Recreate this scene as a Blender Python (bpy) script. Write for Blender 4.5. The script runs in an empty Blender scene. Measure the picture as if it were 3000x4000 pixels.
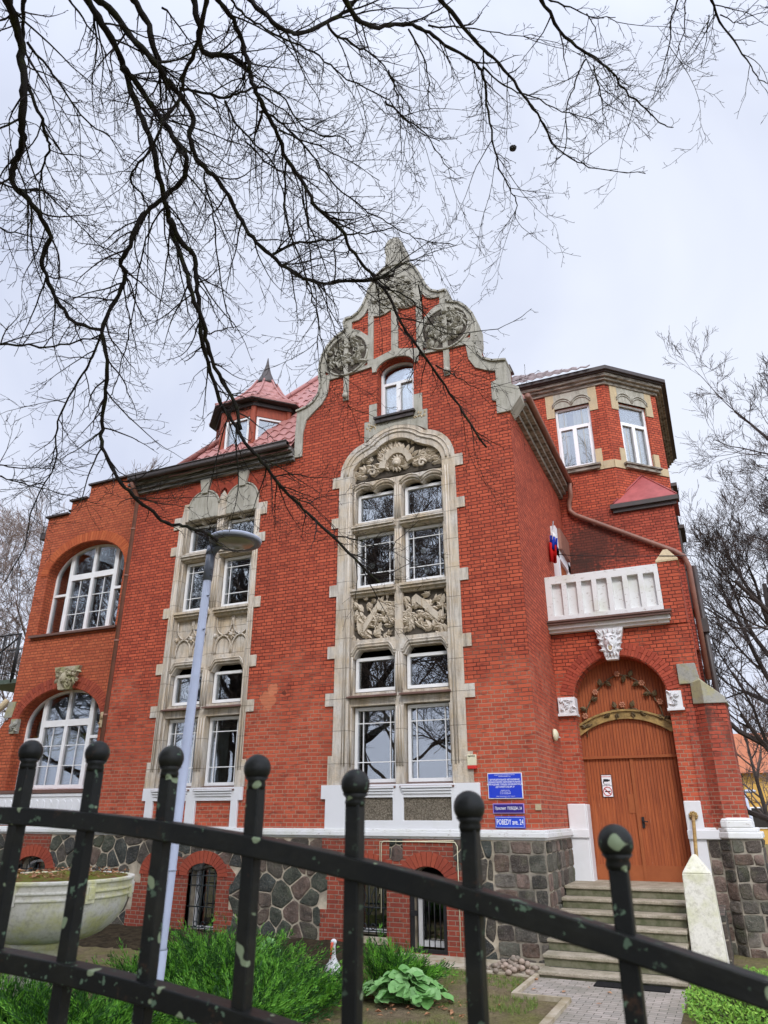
import bpy, bmesh, math, random
from mathutils import Vector, Matrix, noise
from mathutils.geometry import tessellate_polygon
R=math.radians; PI=math.pi; sin=math.sin; cos=math.cos
SC=bpy.context.scene; COL=SC.collection
rnd=random.Random(7)
# ---------------- camera, world, sun, exposure ----------------
CAM=Vector((3.0,-13.32,2.2)); FPX=2775.4; PITCH=R(23.15); HEAD=R(114.25)
cd=bpy.data.cameras.new("camera"); cam=bpy.data.objects.new("camera",cd); COL.objects.link(cam); SC.camera=cam
cd.sensor_fit='HORIZONTAL'; cd.sensor_width=36; cd.lens=36*FPX/3000; cd.clip_start=.05; cd.clip_end=2000
cam.location=CAM; cam.rotation_euler=(R(90)+PITCH,0,HEAD-R(90))
cd.dof.use_dof=True; cd.dof.focus_distance=13.5; cd.dof.aperture_fstop=7.0
SUN_EL=R(42); SUN_ROT=R(158)      # compass rotation used by the sky
SUND=Vector((sin(SUN_ROT)*cos(SUN_EL),cos(SUN_ROT)*cos(SUN_EL),sin(SUN_EL)))
W=bpy.data.worlds.new("World"); SC.world=W; W.use_nodes=True
nt=W.node_tree; nt.nodes.clear()
def nn(t,k,**kw):
    n=t.nodes.new(k)
    for a,b in kw.items(): setattr(n,a,b)
    return n
wo=nn(nt,'ShaderNodeOutputWorld'); wb=nn(nt,'ShaderNodeBackground'); sky=nn(nt,'ShaderNodeTexSky')
sky.sky_type='NISHITA'; sky.sun_disc=False; sky.sun_elevation=SUN_EL; sky.sun_rotation=SUN_ROT; sky.dust_density=4; sky.air_density=1.2
hs=nn(nt,'ShaderNodeHueSaturation'); hs.inputs['Saturation'].default_value=.35
tc=nn(nt,'ShaderNodeTexCoord'); dp=nn(nt,'ShaderNodeVectorMath',operation='DOT_PRODUCT'); dp.inputs[1].default_value=SUND
mr=nn(nt,'ShaderNodeMapRange'); mr.inputs['From Min'].default_value=.1; mr.inputs['From Max'].default_value=1; mr.inputs['To Min'].default_value=1; mr.inputs['To Max'].default_value=2.6
nz=nn(nt,'ShaderNodeTexNoise'); nz.inputs['Scale'].default_value=1.6; nz.inputs['Detail'].default_value=5; nz.inputs['Distortion'].default_value=.6
cr=nn(nt,'ShaderNodeMix',data_type='RGBA'); cr.inputs[6].default_value=(5.9,6.45,8.2,1); cr.inputs[7].default_value=(8.1,8.6,9.9,1)
sc=nn(nt,'ShaderNodeVectorMath',operation='SCALE'); mx=nn(nt,'ShaderNodeMix',data_type='RGBA'); mx.inputs[0].default_value=.9
L=nt.links.new
L(tc.outputs['Generated'],dp.inputs[0]); L(dp.outputs['Value'],mr.inputs['Value']); L(tc.outputs['Generated'],nz.inputs['Vector'])
mr2=nn(nt,'ShaderNodeMapRange'); mr2.inputs['From Min'].default_value=.36; mr2.inputs['From Max'].default_value=.62; L(nz.outputs['Fac'],mr2.inputs['Value']); L(mr2.outputs[0],cr.inputs[0]); L(cr.outputs[2],sc.inputs[0]); L(mr.outputs[0],sc.inputs['Scale'])
L(sky.outputs[0],hs.inputs['Color']); L(hs.outputs[0],mx.inputs[6]); L(sc.outputs[0],mx.inputs[7]); L(mx.outputs[2],wb.inputs['Color'])
wb.inputs['Strength'].default_value=.105; L(wb.outputs[0],wo.inputs[0])
sl=bpy.data.lights.new("sun",'SUN'); sl.energy=1.5; sl.angle=R(12); sl.color=(1,.97,.92)
so=bpy.data.objects.new("sun",sl); COL.objects.link(so); so.rotation_euler=(-SUND).to_track_quat('-Z','Y').to_euler()
SC.view_settings.view_transform='Standard'; SC.view_settings.look='None'; SC.view_settings.exposure=.13; SC.view_settings.gamma=1
SC.cycles.max_bounces=6; SC.cycles.transparent_max_bounces=12; SC.cycles.caustics_reflective=False; SC.cycles.caustics_refractive=False
SC.cycles.use_denoising=True
# ---------------- materials ----------------
def wall_group():
    g=bpy.data.node_groups.new("WallUV",'ShaderNodeTree')
    g.interface.new_socket("Vector",in_out='OUTPUT',socket_type='NodeSocketVector')
    go=nn(g,'NodeGroupOutput'); ge=nn(g,'ShaderNodeNewGeometry')
    cx=nn(g,'ShaderNodeVectorMath',operation='CROSS_PRODUCT'); cx.inputs[1].default_value=(0,0,1)
    no=nn(g,'ShaderNodeVectorMath',operation='NORMALIZE'); d=nn(g,'ShaderNodeVectorMath',operation='DOT_PRODUCT')
    sp=nn(g,'ShaderNodeSeparateXYZ'); sn=nn(g,'ShaderNodeSeparateXYZ'); cb=nn(g,'ShaderNodeCombineXYZ')
    ab=nn(g,'ShaderNodeMath',operation='ABSOLUTE'); gt=nn(g,'ShaderNodeMath',operation='GREATER_THAN'); gt.inputs[1].default_value=.8
    mi=nn(g,'ShaderNodeMix',data_type='VECTOR'); l=g.links.new
    l(ge.outputs['True Normal'],cx.inputs[0]); l(cx.outputs[0],no.inputs[0]); l(no.outputs[0],d.inputs[0]); l(ge.outputs['Position'],d.inputs[1])
    l(ge.outputs['Position'],sp.inputs[0]); l(ge.outputs['True Normal'],sn.inputs[0]); l(sn.outputs[2],ab.inputs[0]); l(ab.outputs[0],gt.inputs[0])
    l(d.outputs['Value'],cb.inputs[0]); l(sp.outputs[2],cb.inputs[1]); l(gt.outputs[0],mi.inputs[0]); l(cb.outputs[0],mi.inputs[4]); l(ge.outputs['Position'],mi.inputs[5]); l(mi.outputs[1],go.inputs[0])
    return g
WG=wall_group()
class Mat:
    def __init__(s,name,rough=.8,spec=.3,metal=0):
        s.m=bpy.data.materials.new(name); s.m.use_nodes=True; s.t=s.m.node_tree; s.b=s.t.nodes['Principled BSDF']
        s.b.inputs['Roughness'].default_value=rough; s.b.inputs['Specular IOR Level'].default_value=spec; s.b.inputs['Metallic'].default_value=metal
        s.l=s.t.links.new
    def n(s,k,**kw): return nn(s.t,k,**kw)
    def wall(s): g=s.n('ShaderNodeGroup'); g.node_tree=WG; return g.outputs[0]
    def pos(s): return s.n('ShaderNodeNewGeometry').outputs['Position']
    def obj(s): return s.n('ShaderNodeTexCoord').outputs['Object']
    def noise(s,v,scale,detail=4,rough=.6,stretch=None,lo=.35,hi=.65):
        if stretch:
            mp=s.n('ShaderNodeMapping'); mp.inputs['Scale'].default_value=stretch; s.l(v,mp.inputs[0]); v=mp.outputs[0]
        n=s.n('ShaderNodeTexNoise'); n.inputs['Scale'].default_value=scale; n.inputs['Detail'].default_value=detail; n.inputs['Roughness'].default_value=rough; s.l(v,n.inputs['Vector'])
        r=s.n('ShaderNodeMapRange'); r.inputs['From Min'].default_value=lo; r.inputs['From Max'].default_value=hi; s.l(n.outputs['Fac'],r.inputs['Value']); return r.outputs[0]
    def mix(s,f,a,b,mode='MIX'):
        m=s.n('ShaderNodeMix',data_type='RGBA',blend_type=mode)
        for i,v in ((0,f),(6,a),(7,b)):
            if isinstance(v,(int,float)): m.inputs[i].default_value=v
            elif isinstance(v,tuple): m.inputs[i].default_value=(*v,1)
            else: s.l(v,m.inputs[i])
        return m.outputs[2]
    def math(s,op,a,b=0):
        m=s.n('ShaderNodeMath',operation=op)
        for i,v in ((0,a),(1,b)):
            if isinstance(v,(int,float)): m.inputs[i].default_value=v
            else: s.l(v,m.inputs[i])
        return m.outputs[0]
    def rng(s,v,a,b,c=0,d=1):
        r=s.n('ShaderNodeMapRange')
        for k,x in zip(('From Min','From Max','To Min','To Max'),(a,b,c,d)): r.inputs[k].default_value=x
        s.l(v,r.inputs['Value']); return r.outputs[0]
    def z(s,v=None):
        x=s.n('ShaderNodeSeparateXYZ'); s.l(v or s.pos(),x.inputs[0]); return x.outputs
    def out(s,c,bump=None,dist=.01,strength=.6):
        if isinstance(c,tuple): s.b.inputs['Base Color'].default_value=(*c,1)
        else: s.l(c,s.b.inputs['Base Color'])
        if bump is not None:
            b=s.n('ShaderNodeBump'); b.inputs['Distance'].default_value=dist; b.inputs['Strength'].default_value=strength; s.l(bump,b.inputs['Height']); s.l(b.outputs[0],s.b.inputs['Normal'])
        return s.m
def brick(name,c1,c2,mlo,mhi,dark,stain=.25,bw=.26,bh=.077,zsplit=(2.6,5.0),sq=.5,mort=.009,patches=None):
    m=Mat(name,.85,.25); v=m.wall()
    b=m.n('ShaderNodeTexBrick'); b.offset=.5; b.offset_frequency=2; b.squash=sq; b.squash_frequency=2
    # wobble the courses a little
    nv=m.n('ShaderNodeTexNoise'); nv.inputs['Scale'].default_value=1.1; m.l(v,nv.inputs['Vector'])
    sb=m.n('ShaderNodeVectorMath',operation='SUBTRACT'); sb.inputs[1].default_value=(.5,.5,.5); m.l(nv.outputs['Color'],sb.inputs[0])
    sc2=m.n('ShaderNodeVectorMath',operation='SCALE'); sc2.inputs['Scale'].default_value=.02; m.l(sb.outputs[0],sc2.inputs[0])
    ad=m.n('ShaderNodeVectorMath',operation='ADD'); m.l(v,ad.inputs[0]); m.l(sc2.outputs[0],ad.inputs[1]); m.l(ad.outputs[0],b.inputs['Vector'])
    for k,x in (('Scale',1),('Mortar Size',mort),('Mortar Smooth',.3),('Brick Width',bw),('Row Height',bh),('Bias',-.1)): b.inputs[k].default_value=x
    b.inputs['Color1'].default_value=(*c1,1); b.inputs['Color2'].default_value=(*c2,1)
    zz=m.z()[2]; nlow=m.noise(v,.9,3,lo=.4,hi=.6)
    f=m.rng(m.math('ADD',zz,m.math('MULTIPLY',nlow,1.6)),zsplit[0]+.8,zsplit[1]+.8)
    mort_c=m.mix(f,mlo,mhi); m.l(mort_c,b.inputs['Mortar'])  # shadow of the recessed upper joints is put into a darker mortar colour
    pn=m.noise(v,1.0,2,stretch=(3.9,13,1),lo=.56,hi=.68)       # single darker bricks
    c=m.mix(m.math('MULTIPLY',pn,.62),b.outputs['Color'],dark)
    st=m.noise(v,.55,6,.7,lo=.45,hi=.75); c=m.mix(m.math('MULTIPLY',st,stain),c,tuple(x*.45 for x in dark))
    ef=m.noise(v,1.7,6,.75,lo=.60,hi=.72); c=m.mix(m.math('MULTIPLY',ef,.07),c,(.62,.42,.34)); gr=m.noise(v,60,3,lo=.3,hi=.7); c=m.mix(m.math('MULTIPLY',gr,.18),c,dark)
    if patches:
        for (px,py,pr,col,am) in patches:
            dn=m.n('ShaderNodeVectorMath',operation='DISTANCE'); dn.inputs[1].default_value=(-px,py,0); m.l(v,dn.inputs[0])
            e=m.rng(m.math('ADD',dn.outputs['Value'],m.math('MULTIPLY',m.noise(v,9,5),pr*.6)),pr*1.45,pr*(1.3 if pr<.25 else .95))
            c=m.mix(m.math('MULTIPLY',e,am),c,col)
    h=m.math('SUBTRACT',1,b.outputs['Fac'])
    return m.out(c,m.math('ADD',h,m.math('MULTIPLY',gr,.2)),.012,.8)
M={}
M['brick']=brick('red_brick',(.60,.120,.058),(.40,.071,.037),(.46,.27,.18),(.10,.026,.018),(.16,.036,.025),.35,zsplit=(3.4,5.4),patches=[(-5.75,4.50,.18,(.62,.22,.11),.65),(-5.65,4.72,.12,(.66,.25,.13),.6),(-5.35,4.62,.05,(.10,.03,.02),.8),(-2.2,7.0,.04,(.1,.03,.02),.7)])
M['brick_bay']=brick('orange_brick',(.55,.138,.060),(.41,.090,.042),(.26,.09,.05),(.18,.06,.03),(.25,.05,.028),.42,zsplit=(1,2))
M['brick_rear']=brick('dark_patched_brick',(.50,.10,.057),(.36,.066,.04),(.48,.30,.21),(.10,.026,.018),(.12,.03,.022),.5,zsplit=(2.2,4),patches=[(.7,8.9,.8,(.055,.028,.022),.75),(.3,8.2,.6,(.05,.028,.022),.7),(1.6,8.6,.35,(.07,.03,.022),.6),(3.05,3.95,.30,(.06,.032,.026),.7),(2.9,3.35,.22,(.06,.03,.025),.6),(3.7,3.6,.3,(.06,.03,.025),.6)])  # dark patches toward the inner corner and near the buttress top
M['brick_low']=brick('basement_brick',(.37,.075,.04),(.26,.05,.033),(.33,.22,.16),(.3,.2,.14),(.12,.045,.033),.6,zsplit=(8,9))
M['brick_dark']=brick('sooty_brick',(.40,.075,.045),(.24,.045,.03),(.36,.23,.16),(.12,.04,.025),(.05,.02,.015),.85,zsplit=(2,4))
def plain(name,c,rough=.8,spec=.3,var=.25,scale=6,metal=0,dark=None,bump=0,stretch=None,lo=.35,hi=.65,dist=.01):
    m=Mat(name,rough,spec,metal); v=m.obj(); n=m.noise(v,scale,5,.65,stretch,lo,hi); d=dark or tuple(x*.5 for x in c)
    col=m.mix(m.math('MULTIPLY',n,var),c,d); return m.out(col,n if bump else None,dist,bump or .5)
def stone(name,c,warm,dark,streak=.5,jh=.0):
    m=Mat(name,.9,.2); v=m.wall(); n1=m.noise(v,1.6,5,.65,lo=.4,hi=.65); n2=m.noise(v,2.4,5,.7,(4,.5,1),.45,.7); n3=m.noise(v,28,4,lo=.3,hi=.7)
    col=m.mix(n1,c,warm); col=m.mix(m.math('MULTIPLY',n2,streak),col,dark); col=m.mix(m.math('MULTIPLY',n3,.3),col,tuple(x*.6 for x in c))
    h=n3
    if jh:
        b=m.n('ShaderNodeTexBrick'); b.offset=0; m.l(v,b.inputs['Vector'])
        for k,x in (('Scale',1),('Mortar Size',.006),('Brick Width',40),('Row Height',jh),('Mortar Smooth',.2)): b.inputs[k].default_value=x
        col=m.mix(m.math('MULTIPLY',b.outputs['Fac'],.65),col,(.10,.085,.065)); h=m.math('SUBTRACT',n3,m.math('MULTIPLY',b.outputs['Fac'],2))
    return m.out(col,h,.006,.7)
M['stone']=stone('weathered_cast_stone',(.66,.61,.54),(.62,.49,.33),(.19,.15,.115),.8,.63)
M['render']=stone('grey_cement_render',(.49,.465,.40),(.40,.38,.31),(.15,.14,.11),.6)
M['carved']=stone('carved_stone',(.66,.58,.47),(.58,.49,.37),(.26,.21,.16),.35)
M['buff']=stone('buff_stone',(.60,.47,.29),(.50,.41,.27),(.30,.25,.17),.3)
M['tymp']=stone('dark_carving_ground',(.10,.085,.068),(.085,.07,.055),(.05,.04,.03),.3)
M['pebble']=plain('pebble_dash',(.34,.29,.22),.95,.1,.9,55,dark=(.09,.075,.055),bump=.8,lo=.42,hi=.6,dist=.02)
M['white']=plain('white_paint',(.74,.74,.75),.7,.3,.35,2.2,dark=(.62,.62,.58),bump=.25,lo=.5,hi=.8)
def whitep():
    m=Mat('flaking_white_paint',.75,.25); v=m.wall(); n=m.noise(v,7,6,.78,(1,2,1),.57,.65); g=m.noise(v,1.3,4,lo=.5,hi=.75)
    c=m.mix(m.math('MULTIPLY',g,.7),(.74,.74,.73),(.56,.57,.45)); c=m.mix(m.math('MULTIPLY',n,.75),c,(.33,.28,.23)); return m.out(c,n,.01,-.5)
M['whitep']=whitep()
M['pvc']=plain('white_window_plastic',(.86,.86,.86),.35,.4,.15,3)
M['metal_dark']=plain('dark_brown_sheet_metal',(.06,.042,.038),.5,.5,.6,4,dark=(.03,.03,.026))
M['sill']=plain('brown_metal_sill',(.16,.085,.065),.45,.5,.4,5)
M['pipe']=plain('brown_downpipe_paint',(.28,.125,.085),.5,.4,.5,3,dark=(.11,.06,.05))
M['cornice']=plain('sooty_cornice_stone',(.42,.41,.39),.85,.2,.95,3.0,dark=(.045,.045,.04),bump=.3,stretch=(.6,5,16),lo=.36,hi=.56)
M['cornice2']=plain('brown_grey_cornice_stone',(.40,.36,.30),.85,.2,.95,3.0,dark=(.09,.075,.062),bump=.3,stretch=(1,3,8),lo=.38,hi=.62)
M['black']=plain('black_iron',(.012,.012,.014),.5,.4,.4,9,dark=(.03,.025,.02))
M['grille']=plain('dark_green_iron',(.018,.024,.026),.5,.4,.4,9)
M['gold']=plain('old_gold_paint',(.48,.32,.11),.45,.5,.7,9,dark=(.10,.065,.025),metal=.25)
M['leafgold']=plain('bronze_painted_iron',(.17,.125,.065),.5,.4,.8,14,dark=(.05,.035,.02))
M['pink']=plain('faded_pink_paint',(.50,.22,.14),.7,.3,.7,12,dark=(.30,.13,.06))
M['wood_post']=plain('red_brown_painted_wood',(.40,.085,.042),.6,.3,.7,6,dark=(.17,.045,.03),stretch=(6,6,.7))
M['redmetal']=plain('red_sheet_metal',(.42,.10,.095),.45,.5,.5,4,dark=(.19,.03,.03))
M['lamp_grey']=plain('pale_grey_lamp_paint',(.50,.545,.66),.45,.4,.35,3,dark=(.32,.35,.44))
M['lamp_dark']=plain('slate_grey_lamp_paint',(.15,.17,.22),.35,.5,.2,3)
M['lampglass']=plain('lamp_diffuser',(.35,.34,.27),.15,.6,.4,5)
M['alu']=plain('brushed_steel',(.5,.5,.5),.3,.5,.3,20,metal=.8)
M['red']=plain('red_plastic',(.62,.03,.02),.35,.5,.1,5)
M['cream']=plain('cream_plastic',(.72,.68,.48),.5,.4,.15,5)
M['blue']=plain('blue_sign_face',(.012,.045,.56),.35,.5,.1,4)
M['navy']=plain('navy_sign_face',(.03,.012,.19),.35,.5,.1,4)
M['blue2']=plain('bright_blue_sign_face',(.02,.075,.62),.35,.5,.1,4)
M['violet']=plain('violet_sign_edge',(.42,.30,.70),.4,.4,.1,4)
M['letter']=plain('white_lettering',(.86,.86,.88),.5,.3,.05,4)
M['ink']=plain('black_ink',(.015,.015,.018),.6,.3,.1,4)
M['flag_w']=plain('white_flag_cloth',(.8,.8,.8),.9,.1,.2,6)
M['flag_b']=plain('blue_flag_cloth',(.02,.05,.42),.9,.1,.2,6)
M['flag_r']=plain('red_flag_cloth',(.55,.02,.02),.9,.1,.2,6)
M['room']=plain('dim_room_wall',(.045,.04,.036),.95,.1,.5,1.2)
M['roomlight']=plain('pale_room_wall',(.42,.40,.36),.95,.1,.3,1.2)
M['bark']=plain('dark_branch_bark',(.030,.026,.024),.95,.1,.9,9,dark=(.065,.075,.030),bump=.6,lo=.5,hi=.75)
M['bark2']=plain('grey_brown_bark',(.095,.078,.070),.95,.1,.6,6,dark=(.05,.04,.035))
M['twig']=plain('dark_twig_bark',(.045,.036,.033),.9,.1,.4,9)
M['twig3']=plain('grey_brown_twig_bark',(.085,.068,.062),.9,.1,.4,9)
M['twig2']=plain('brown_twig_bark',(.17,.13,.115),.9,.1,.4,9)
M['birch']=plain('birch_bark',(.55,.52,.47),.85,.2,.8,5,dark=(.06,.05,.045),stretch=(1,1,3.5),lo=.5,hi=.66)
M['birchtwig']=plain('birch_twig_bark',(.26,.20,.17),.9,.1,.4,9)
def tile(name,c,d):
    m=Mat(name,.45,.45); v=m.obj(); n=m.noise(v,3,4); c2=m.mix(m.math('MULTIPLY',n,.4),c,d); return m.out(c2)
M['tile']=tile('rose_metal_roof_tile',(.44,.20,.18),(.30,.125,.11)); M['tile_grey']=tile('grey_brown_roof_tile',(.30,.235,.225),(.17,.135,.13))
def rubble(name,scale,rnds,cols,mortar,mw,stretch=(1,1,1)):
    m=Mat(name,.85,.3); v=m.wall(); mp=m.n('ShaderNodeMapping'); mp.inputs['Scale'].default_value=stretch; m.l(v,mp.inputs[0])
    nv=m.n('ShaderNodeTexNoise'); nv.inputs['Scale'].default_value=2.5; nv.inputs['Detail'].default_value=3; m.l(v,nv.inputs['Vector'])
    ad=m.n('ShaderNodeVectorMath',operation='MULTIPLY_ADD'); ad.inputs[1].default_value=(.16,.16,0); m.l(nv.outputs['Color'],ad.inputs[0]); m.l(mp.outputs[0],ad.inputs[2])
    a=m.n('ShaderNodeTexVoronoi',feature='DISTANCE_TO_EDGE',voronoi_dimensions='2D'); b=m.n('ShaderNodeTexVoronoi',feature='F1',voronoi_dimensions='2D')
    for q in (a,b): q.inputs['Scale'].default_value=scale; q.inputs['Randomness'].default_value=rnds; m.l(ad.outputs[0],q.inputs['Vector'])
    se=m.n('ShaderNodeSeparateColor'); m.l(b.outputs['Color'],se.inputs[0])
    c=m.mix(m.rng(se.outputs[0],.2,.8),cols[0],cols[1]); c=m.mix(m.rng(se.outputs[1],.55,.8),c,cols[2]); c=m.mix(m.rng(se.outputs[2],.72,.76),c,cols[3])
    g=m.noise(v,22,6,.75,lo=.35,hi=.68); c=m.mix(m.math('MULTIPLY',g,.6),c,tuple(x*2.1 for x in cols[1])); g2=m.noise(v,6,4,lo=.4,hi=.7); c=m.mix(m.math('MULTIPLY',g2,.6),c,tuple(x*.4 for x in cols[0]))
    e=m.math('ADD',a.outputs['Distance'],m.math('MULTIPLY',m.noise(v,9,3),.02))
    f=m.rng(e,mw,mw+.025); mo=m.mix(m.noise(v,3,3),mortar,tuple(x*.55 for x in mortar)); c=m.mix(f,mo,c)
    h=m.math('ADD',m.rng(e,mw,mw+.16),m.math('MULTIPLY',g,.18)); return m.out(c,h,.06,.8)
M['rubble']=rubble('dark_fieldstone_rubble',2.75,.85,[(.022,.030,.029),(.055,.056,.048),(.10,.080,.062),(.15,.088,.07)],(.50,.42,.30),.018)
def ashlar():
    m=Mat('granite_block_masonry',.85,.3); v=m.wall()
    nv=m.n('ShaderNodeTexNoise'); nv.inputs['Scale'].default_value=3; m.l(v,nv.inputs['Vector'])
    ad=m.n('ShaderNodeVectorMath',operation='MULTIPLY_ADD'); ad.inputs[1].default_value=(.22,.16,0); m.l(nv.outputs['Color'],ad.inputs[0]); m.l(v,ad.inputs[2])
    b=m.n('ShaderNodeTexBrick'); b.offset=.42; b.squash=.8; m.l(ad.outputs[0],b.inputs['Vector'])
    for k,x in (('Scale',1),('Mortar Size',.018),('Mortar Smooth',.5),('Brick Width',.40),('Row Height',.245)): b.inputs[k].default_value=x
    b.inputs['Color1'].default_value=(.030,.036,.032,1); b.inputs['Color2'].default_value=(.15,.092,.072,1); b.inputs['Mortar'].default_value=(.36,.31,.24,1)
    g=m.noise(v,20,6,.75,lo=.35,hi=.68); c=m.mix(m.math('MULTIPLY',g,.55),b.outputs['Color'],(.20,.18,.15)); g2=m.noise(v,2.2,4,lo=.45,hi=.7); c=m.mix(m.math('MULTIPLY',g2,.55),c,(.05,.055,.045))
    h=m.math('ADD',m.math('SUBTRACT',1,b.outputs['Fac']),m.math('MULTIPLY',g,.35)); return m.out(c,h,.05,.8)
M['ashlar']=ashlar()
def door_mat():
    m=Mat('orange_varnished_boards',.6,.3); v=m.obj(); n=m.noise(v,3,6,.7,(9,9,.5),.35,.65); n2=m.noise(v,1.2,4,lo=.45,hi=.7)
    w=m.n('ShaderNodeTexWave',wave_type='BANDS',bands_direction='X',wave_profile='SAW'); w.inputs['Scale'].default_value=5.2; m.l(v,w.inputs['Vector'])
    f=m.rng(w.outputs['Fac'],.80,.9); zz=m.z(v)[2]
    up=m.rng(zz,2.35,2.5,.35,1.)
    c=m.mix(m.math('MULTIPLY',n,.9),(.43,.115,.036),(.23,.055,.02)); c=m.mix(m.math('MULTIPLY',n2,.4),c,(.33,.085,.03)); c=m.mix(m.math('MULTIPLY',f,m.math('MULTIPLY',up,.8)),c,(.07,.014,.008))
    sc_=m.noise(v,5,4,.7,(14,14,1.2),.64,.72); c=m.mix(m.math('MULTIPLY',sc_,.5),c,(.62,.36,.24))
    return m.out(c,m.math('SUBTRACT',1,f),.012,.7)
def stonesm(name,cs,spk,mossy):
    m=Mat(name,.85,.3); ge=m.n('ShaderNodeNewGeometry'); v=ge.outputs['Position']; r0=ge.outputs['Random Per Island']
    cr_=m.n('ShaderNodeValToRGB'); e=cr_.color_ramp; e.interpolation='CONSTANT'
    for i,c in enumerate(cs):
        el=e.elements[i] if i<2 else e.elements.new(i/len(cs)); el.position=i/len(cs); el.color=(*c,1)
    m.l(r0,cr_.inputs[0]); g=m.noise(v,24,6,.78,lo=.38,hi=.66); g2=m.noise(v,5,4,lo=.4,hi=.65); g3=m.noise(v,70,2,lo=.60,hi=.68)
    c=m.mix(m.math('MULTIPLY',g,.6),cr_.outputs[0],spk); c=m.mix(m.math('MULTIPLY',g2,.55),c,(.018,.018,.016)); c=m.mix(m.math('MULTIPLY',g3,.5),c,(.42,.38,.32))
    c=m.mix(m.math('MULTIPLY',m.noise(v,2.1,5,lo=.55,hi=.68),mossy),c,(.13,.14,.07)); return m.out(c,g,.02,.9)
M['stones']=stonesm('fieldstone',[(.055,.075,.07),(.11,.095,.072),(.030,.040,.044),(.17,.12,.09),(.065,.085,.06),(.24,.155,.12),(.10,.085,.07)],(.22,.19,.15),.35)
M['stones2']=stonesm('granite_block',[(.13,.12,.10),(.22,.14,.105),(.06,.06,.052),(.31,.21,.17),(.15,.155,.12),(.09,.07,.06),(.26,.23,.19)],(.26,.22,.18),.45)
M['mortar']=plain('pale_lime_mortar',(.60,.52,.39),.95,.1,.9,4,dark=(.26,.22,.17),bump=.5); M['mortar2']=plain('grey_lime_mortar',(.40,.35,.28),.95,.1,.95,3,dark=(.13,.12,.095),bump=.6)
M['door']=door_mat()
M['doorplain']=plain('orange_brown_panel_paint',(.36,.105,.035),.6,.3,.5,4,dark=(.24,.06,.02))
def glass():
    m=bpy.data.materials.new('window_glass'); m.use_nodes=True; t=m.node_tree; t.nodes.clear(); o=nn(t,'ShaderNodeOutputMaterial'); a=nn(t,'ShaderNodeMixShader'); tr=nn(t,'ShaderNodeBsdfTransparent'); g=nn(t,'ShaderNodeBsdfGlossy')
    tr.inputs[0].default_value=(.85,.88,.87,1); g.inputs['Roughness'].default_value=.0; g.inputs['Color'].default_value=(.95,.97,1,1)
    f=nn(t,'ShaderNodeFresnel'); f.inputs['IOR'].default_value=1.55; mr=nn(t,'ShaderNodeMapRange'); mr.inputs['From Min'].default_value=.0; mr.inputs['From Max'].default_value=.5; mr.inputs['To Min'].default_value=.10; mr.inputs['To Max'].default_value=.85
    nz=nn(t,'ShaderNodeTexNoise'); nz.inputs['Scale'].default_value=.9; tc=nn(t,'ShaderNodeTexCoord'); bp=nn(t,'ShaderNodeBump'); bp.inputs['Distance'].default_value=.006; bp.inputs['Strength'].default_value=.5
    l=t.links.new; l(tc.outputs['Object'],nz.inputs['Vector']); l(nz.outputs['Fac'],bp.inputs['Height']); l(bp.outputs[0],g.inputs['Normal'])
    l(f.outputs[0],mr.inputs['Value']); l(mr.outputs[0],a.inputs[0]); l(tr.outputs[0],a.inputs[1]); l(g.outputs[0],a.inputs[2]); l(a.outputs[0],o.inputs[0]); return m
M['glass']=glass()
def cloth(name,c,tl=.4):
    m=Mat(name,.95,.1); v=m.obj(); n=m.noise(v,1,3,stretch=(14,14,.6),lo=.3,hi=.7); col=m.mix(m.math('MULTIPLY',n,.4),c,tuple(x*.6 for x in c)); return m.out(col,n,.03,.8)
M['c_cream']=cloth('cream_curtain_cloth',(.86,.76,.55)); M['c_yellow']=cloth('yellow_green_curtain_cloth',(.55,.52,.06)); M['c_lace']=cloth('white_lace_cloth',(.72,.74,.76)); M['c_grey']=cloth('grey_net_cloth',(.20,.215,.21))
def ground():
    m=Mat('mossy_garden_soil',.95,.1); v=m.pos(); n=m.noise(v,1.1,5,lo=.4,hi=.6); n2=m.noise(v,6,6,.75,lo=.4,hi=.62); n3=m.noise(v,30,4,lo=.35,hi=.65)
    c=m.mix(n,(.27,.205,.13),(.21,.22,.06)); c=m.mix(m.math('MULTIPLY',n2,.55),c,(.09,.07,.045)); c=m.mix(m.math('MULTIPLY',n3,.5),c,(.33,.27,.15)); return m.out(c,m.math('ADD',n2,n3),.03,.8)
M['ground']=ground()
M['soil']=plain('dark_garden_earth',(.075,.058,.035),1,.05,.9,7,dark=(.025,.02,.014),bump=.9,dist=.03)
def paver():
    m=Mat('grey_pavers',.9,.2); v=m.pos(); b=m.n('ShaderNodeTexBrick'); b.offset=.5; m.l(v,b.inputs['Vector'])
    for k,x in (('Scale',1),('Mortar Size',.006),('Brick Width',.20),('Row Height',.10),('Mortar Smooth',.3)): b.inputs[k].default_value=x
    b.inputs['Color1'].default_value=(.46,.40,.35,1); b.inputs['Color2'].default_value=(.33,.30,.26,1); b.inputs['Mortar'].default_value=(.14,.125,.10,1)
    n=m.noise(v,1.6,5,lo=.4,hi=.65); c=m.mix(m.math('MULTIPLY',n,.5),b.outputs['Color'],(.20,.19,.14)); return m.out(c,m.math('SUBTRACT',1,b.outputs['Fac']),.01,.6)
M['paver']=paver()
M['concrete']=plain('worn_step_concrete',(.34,.30,.235),.9,.2,.8,5,dark=(.15,.145,.10),bump=.5)
M['concrete2']=plain('pale_path_concrete',(.58,.51,.40),.9,.2,.9,2.2,dark=(.30,.24,.14),bump=.4)
M['step']=None
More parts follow.
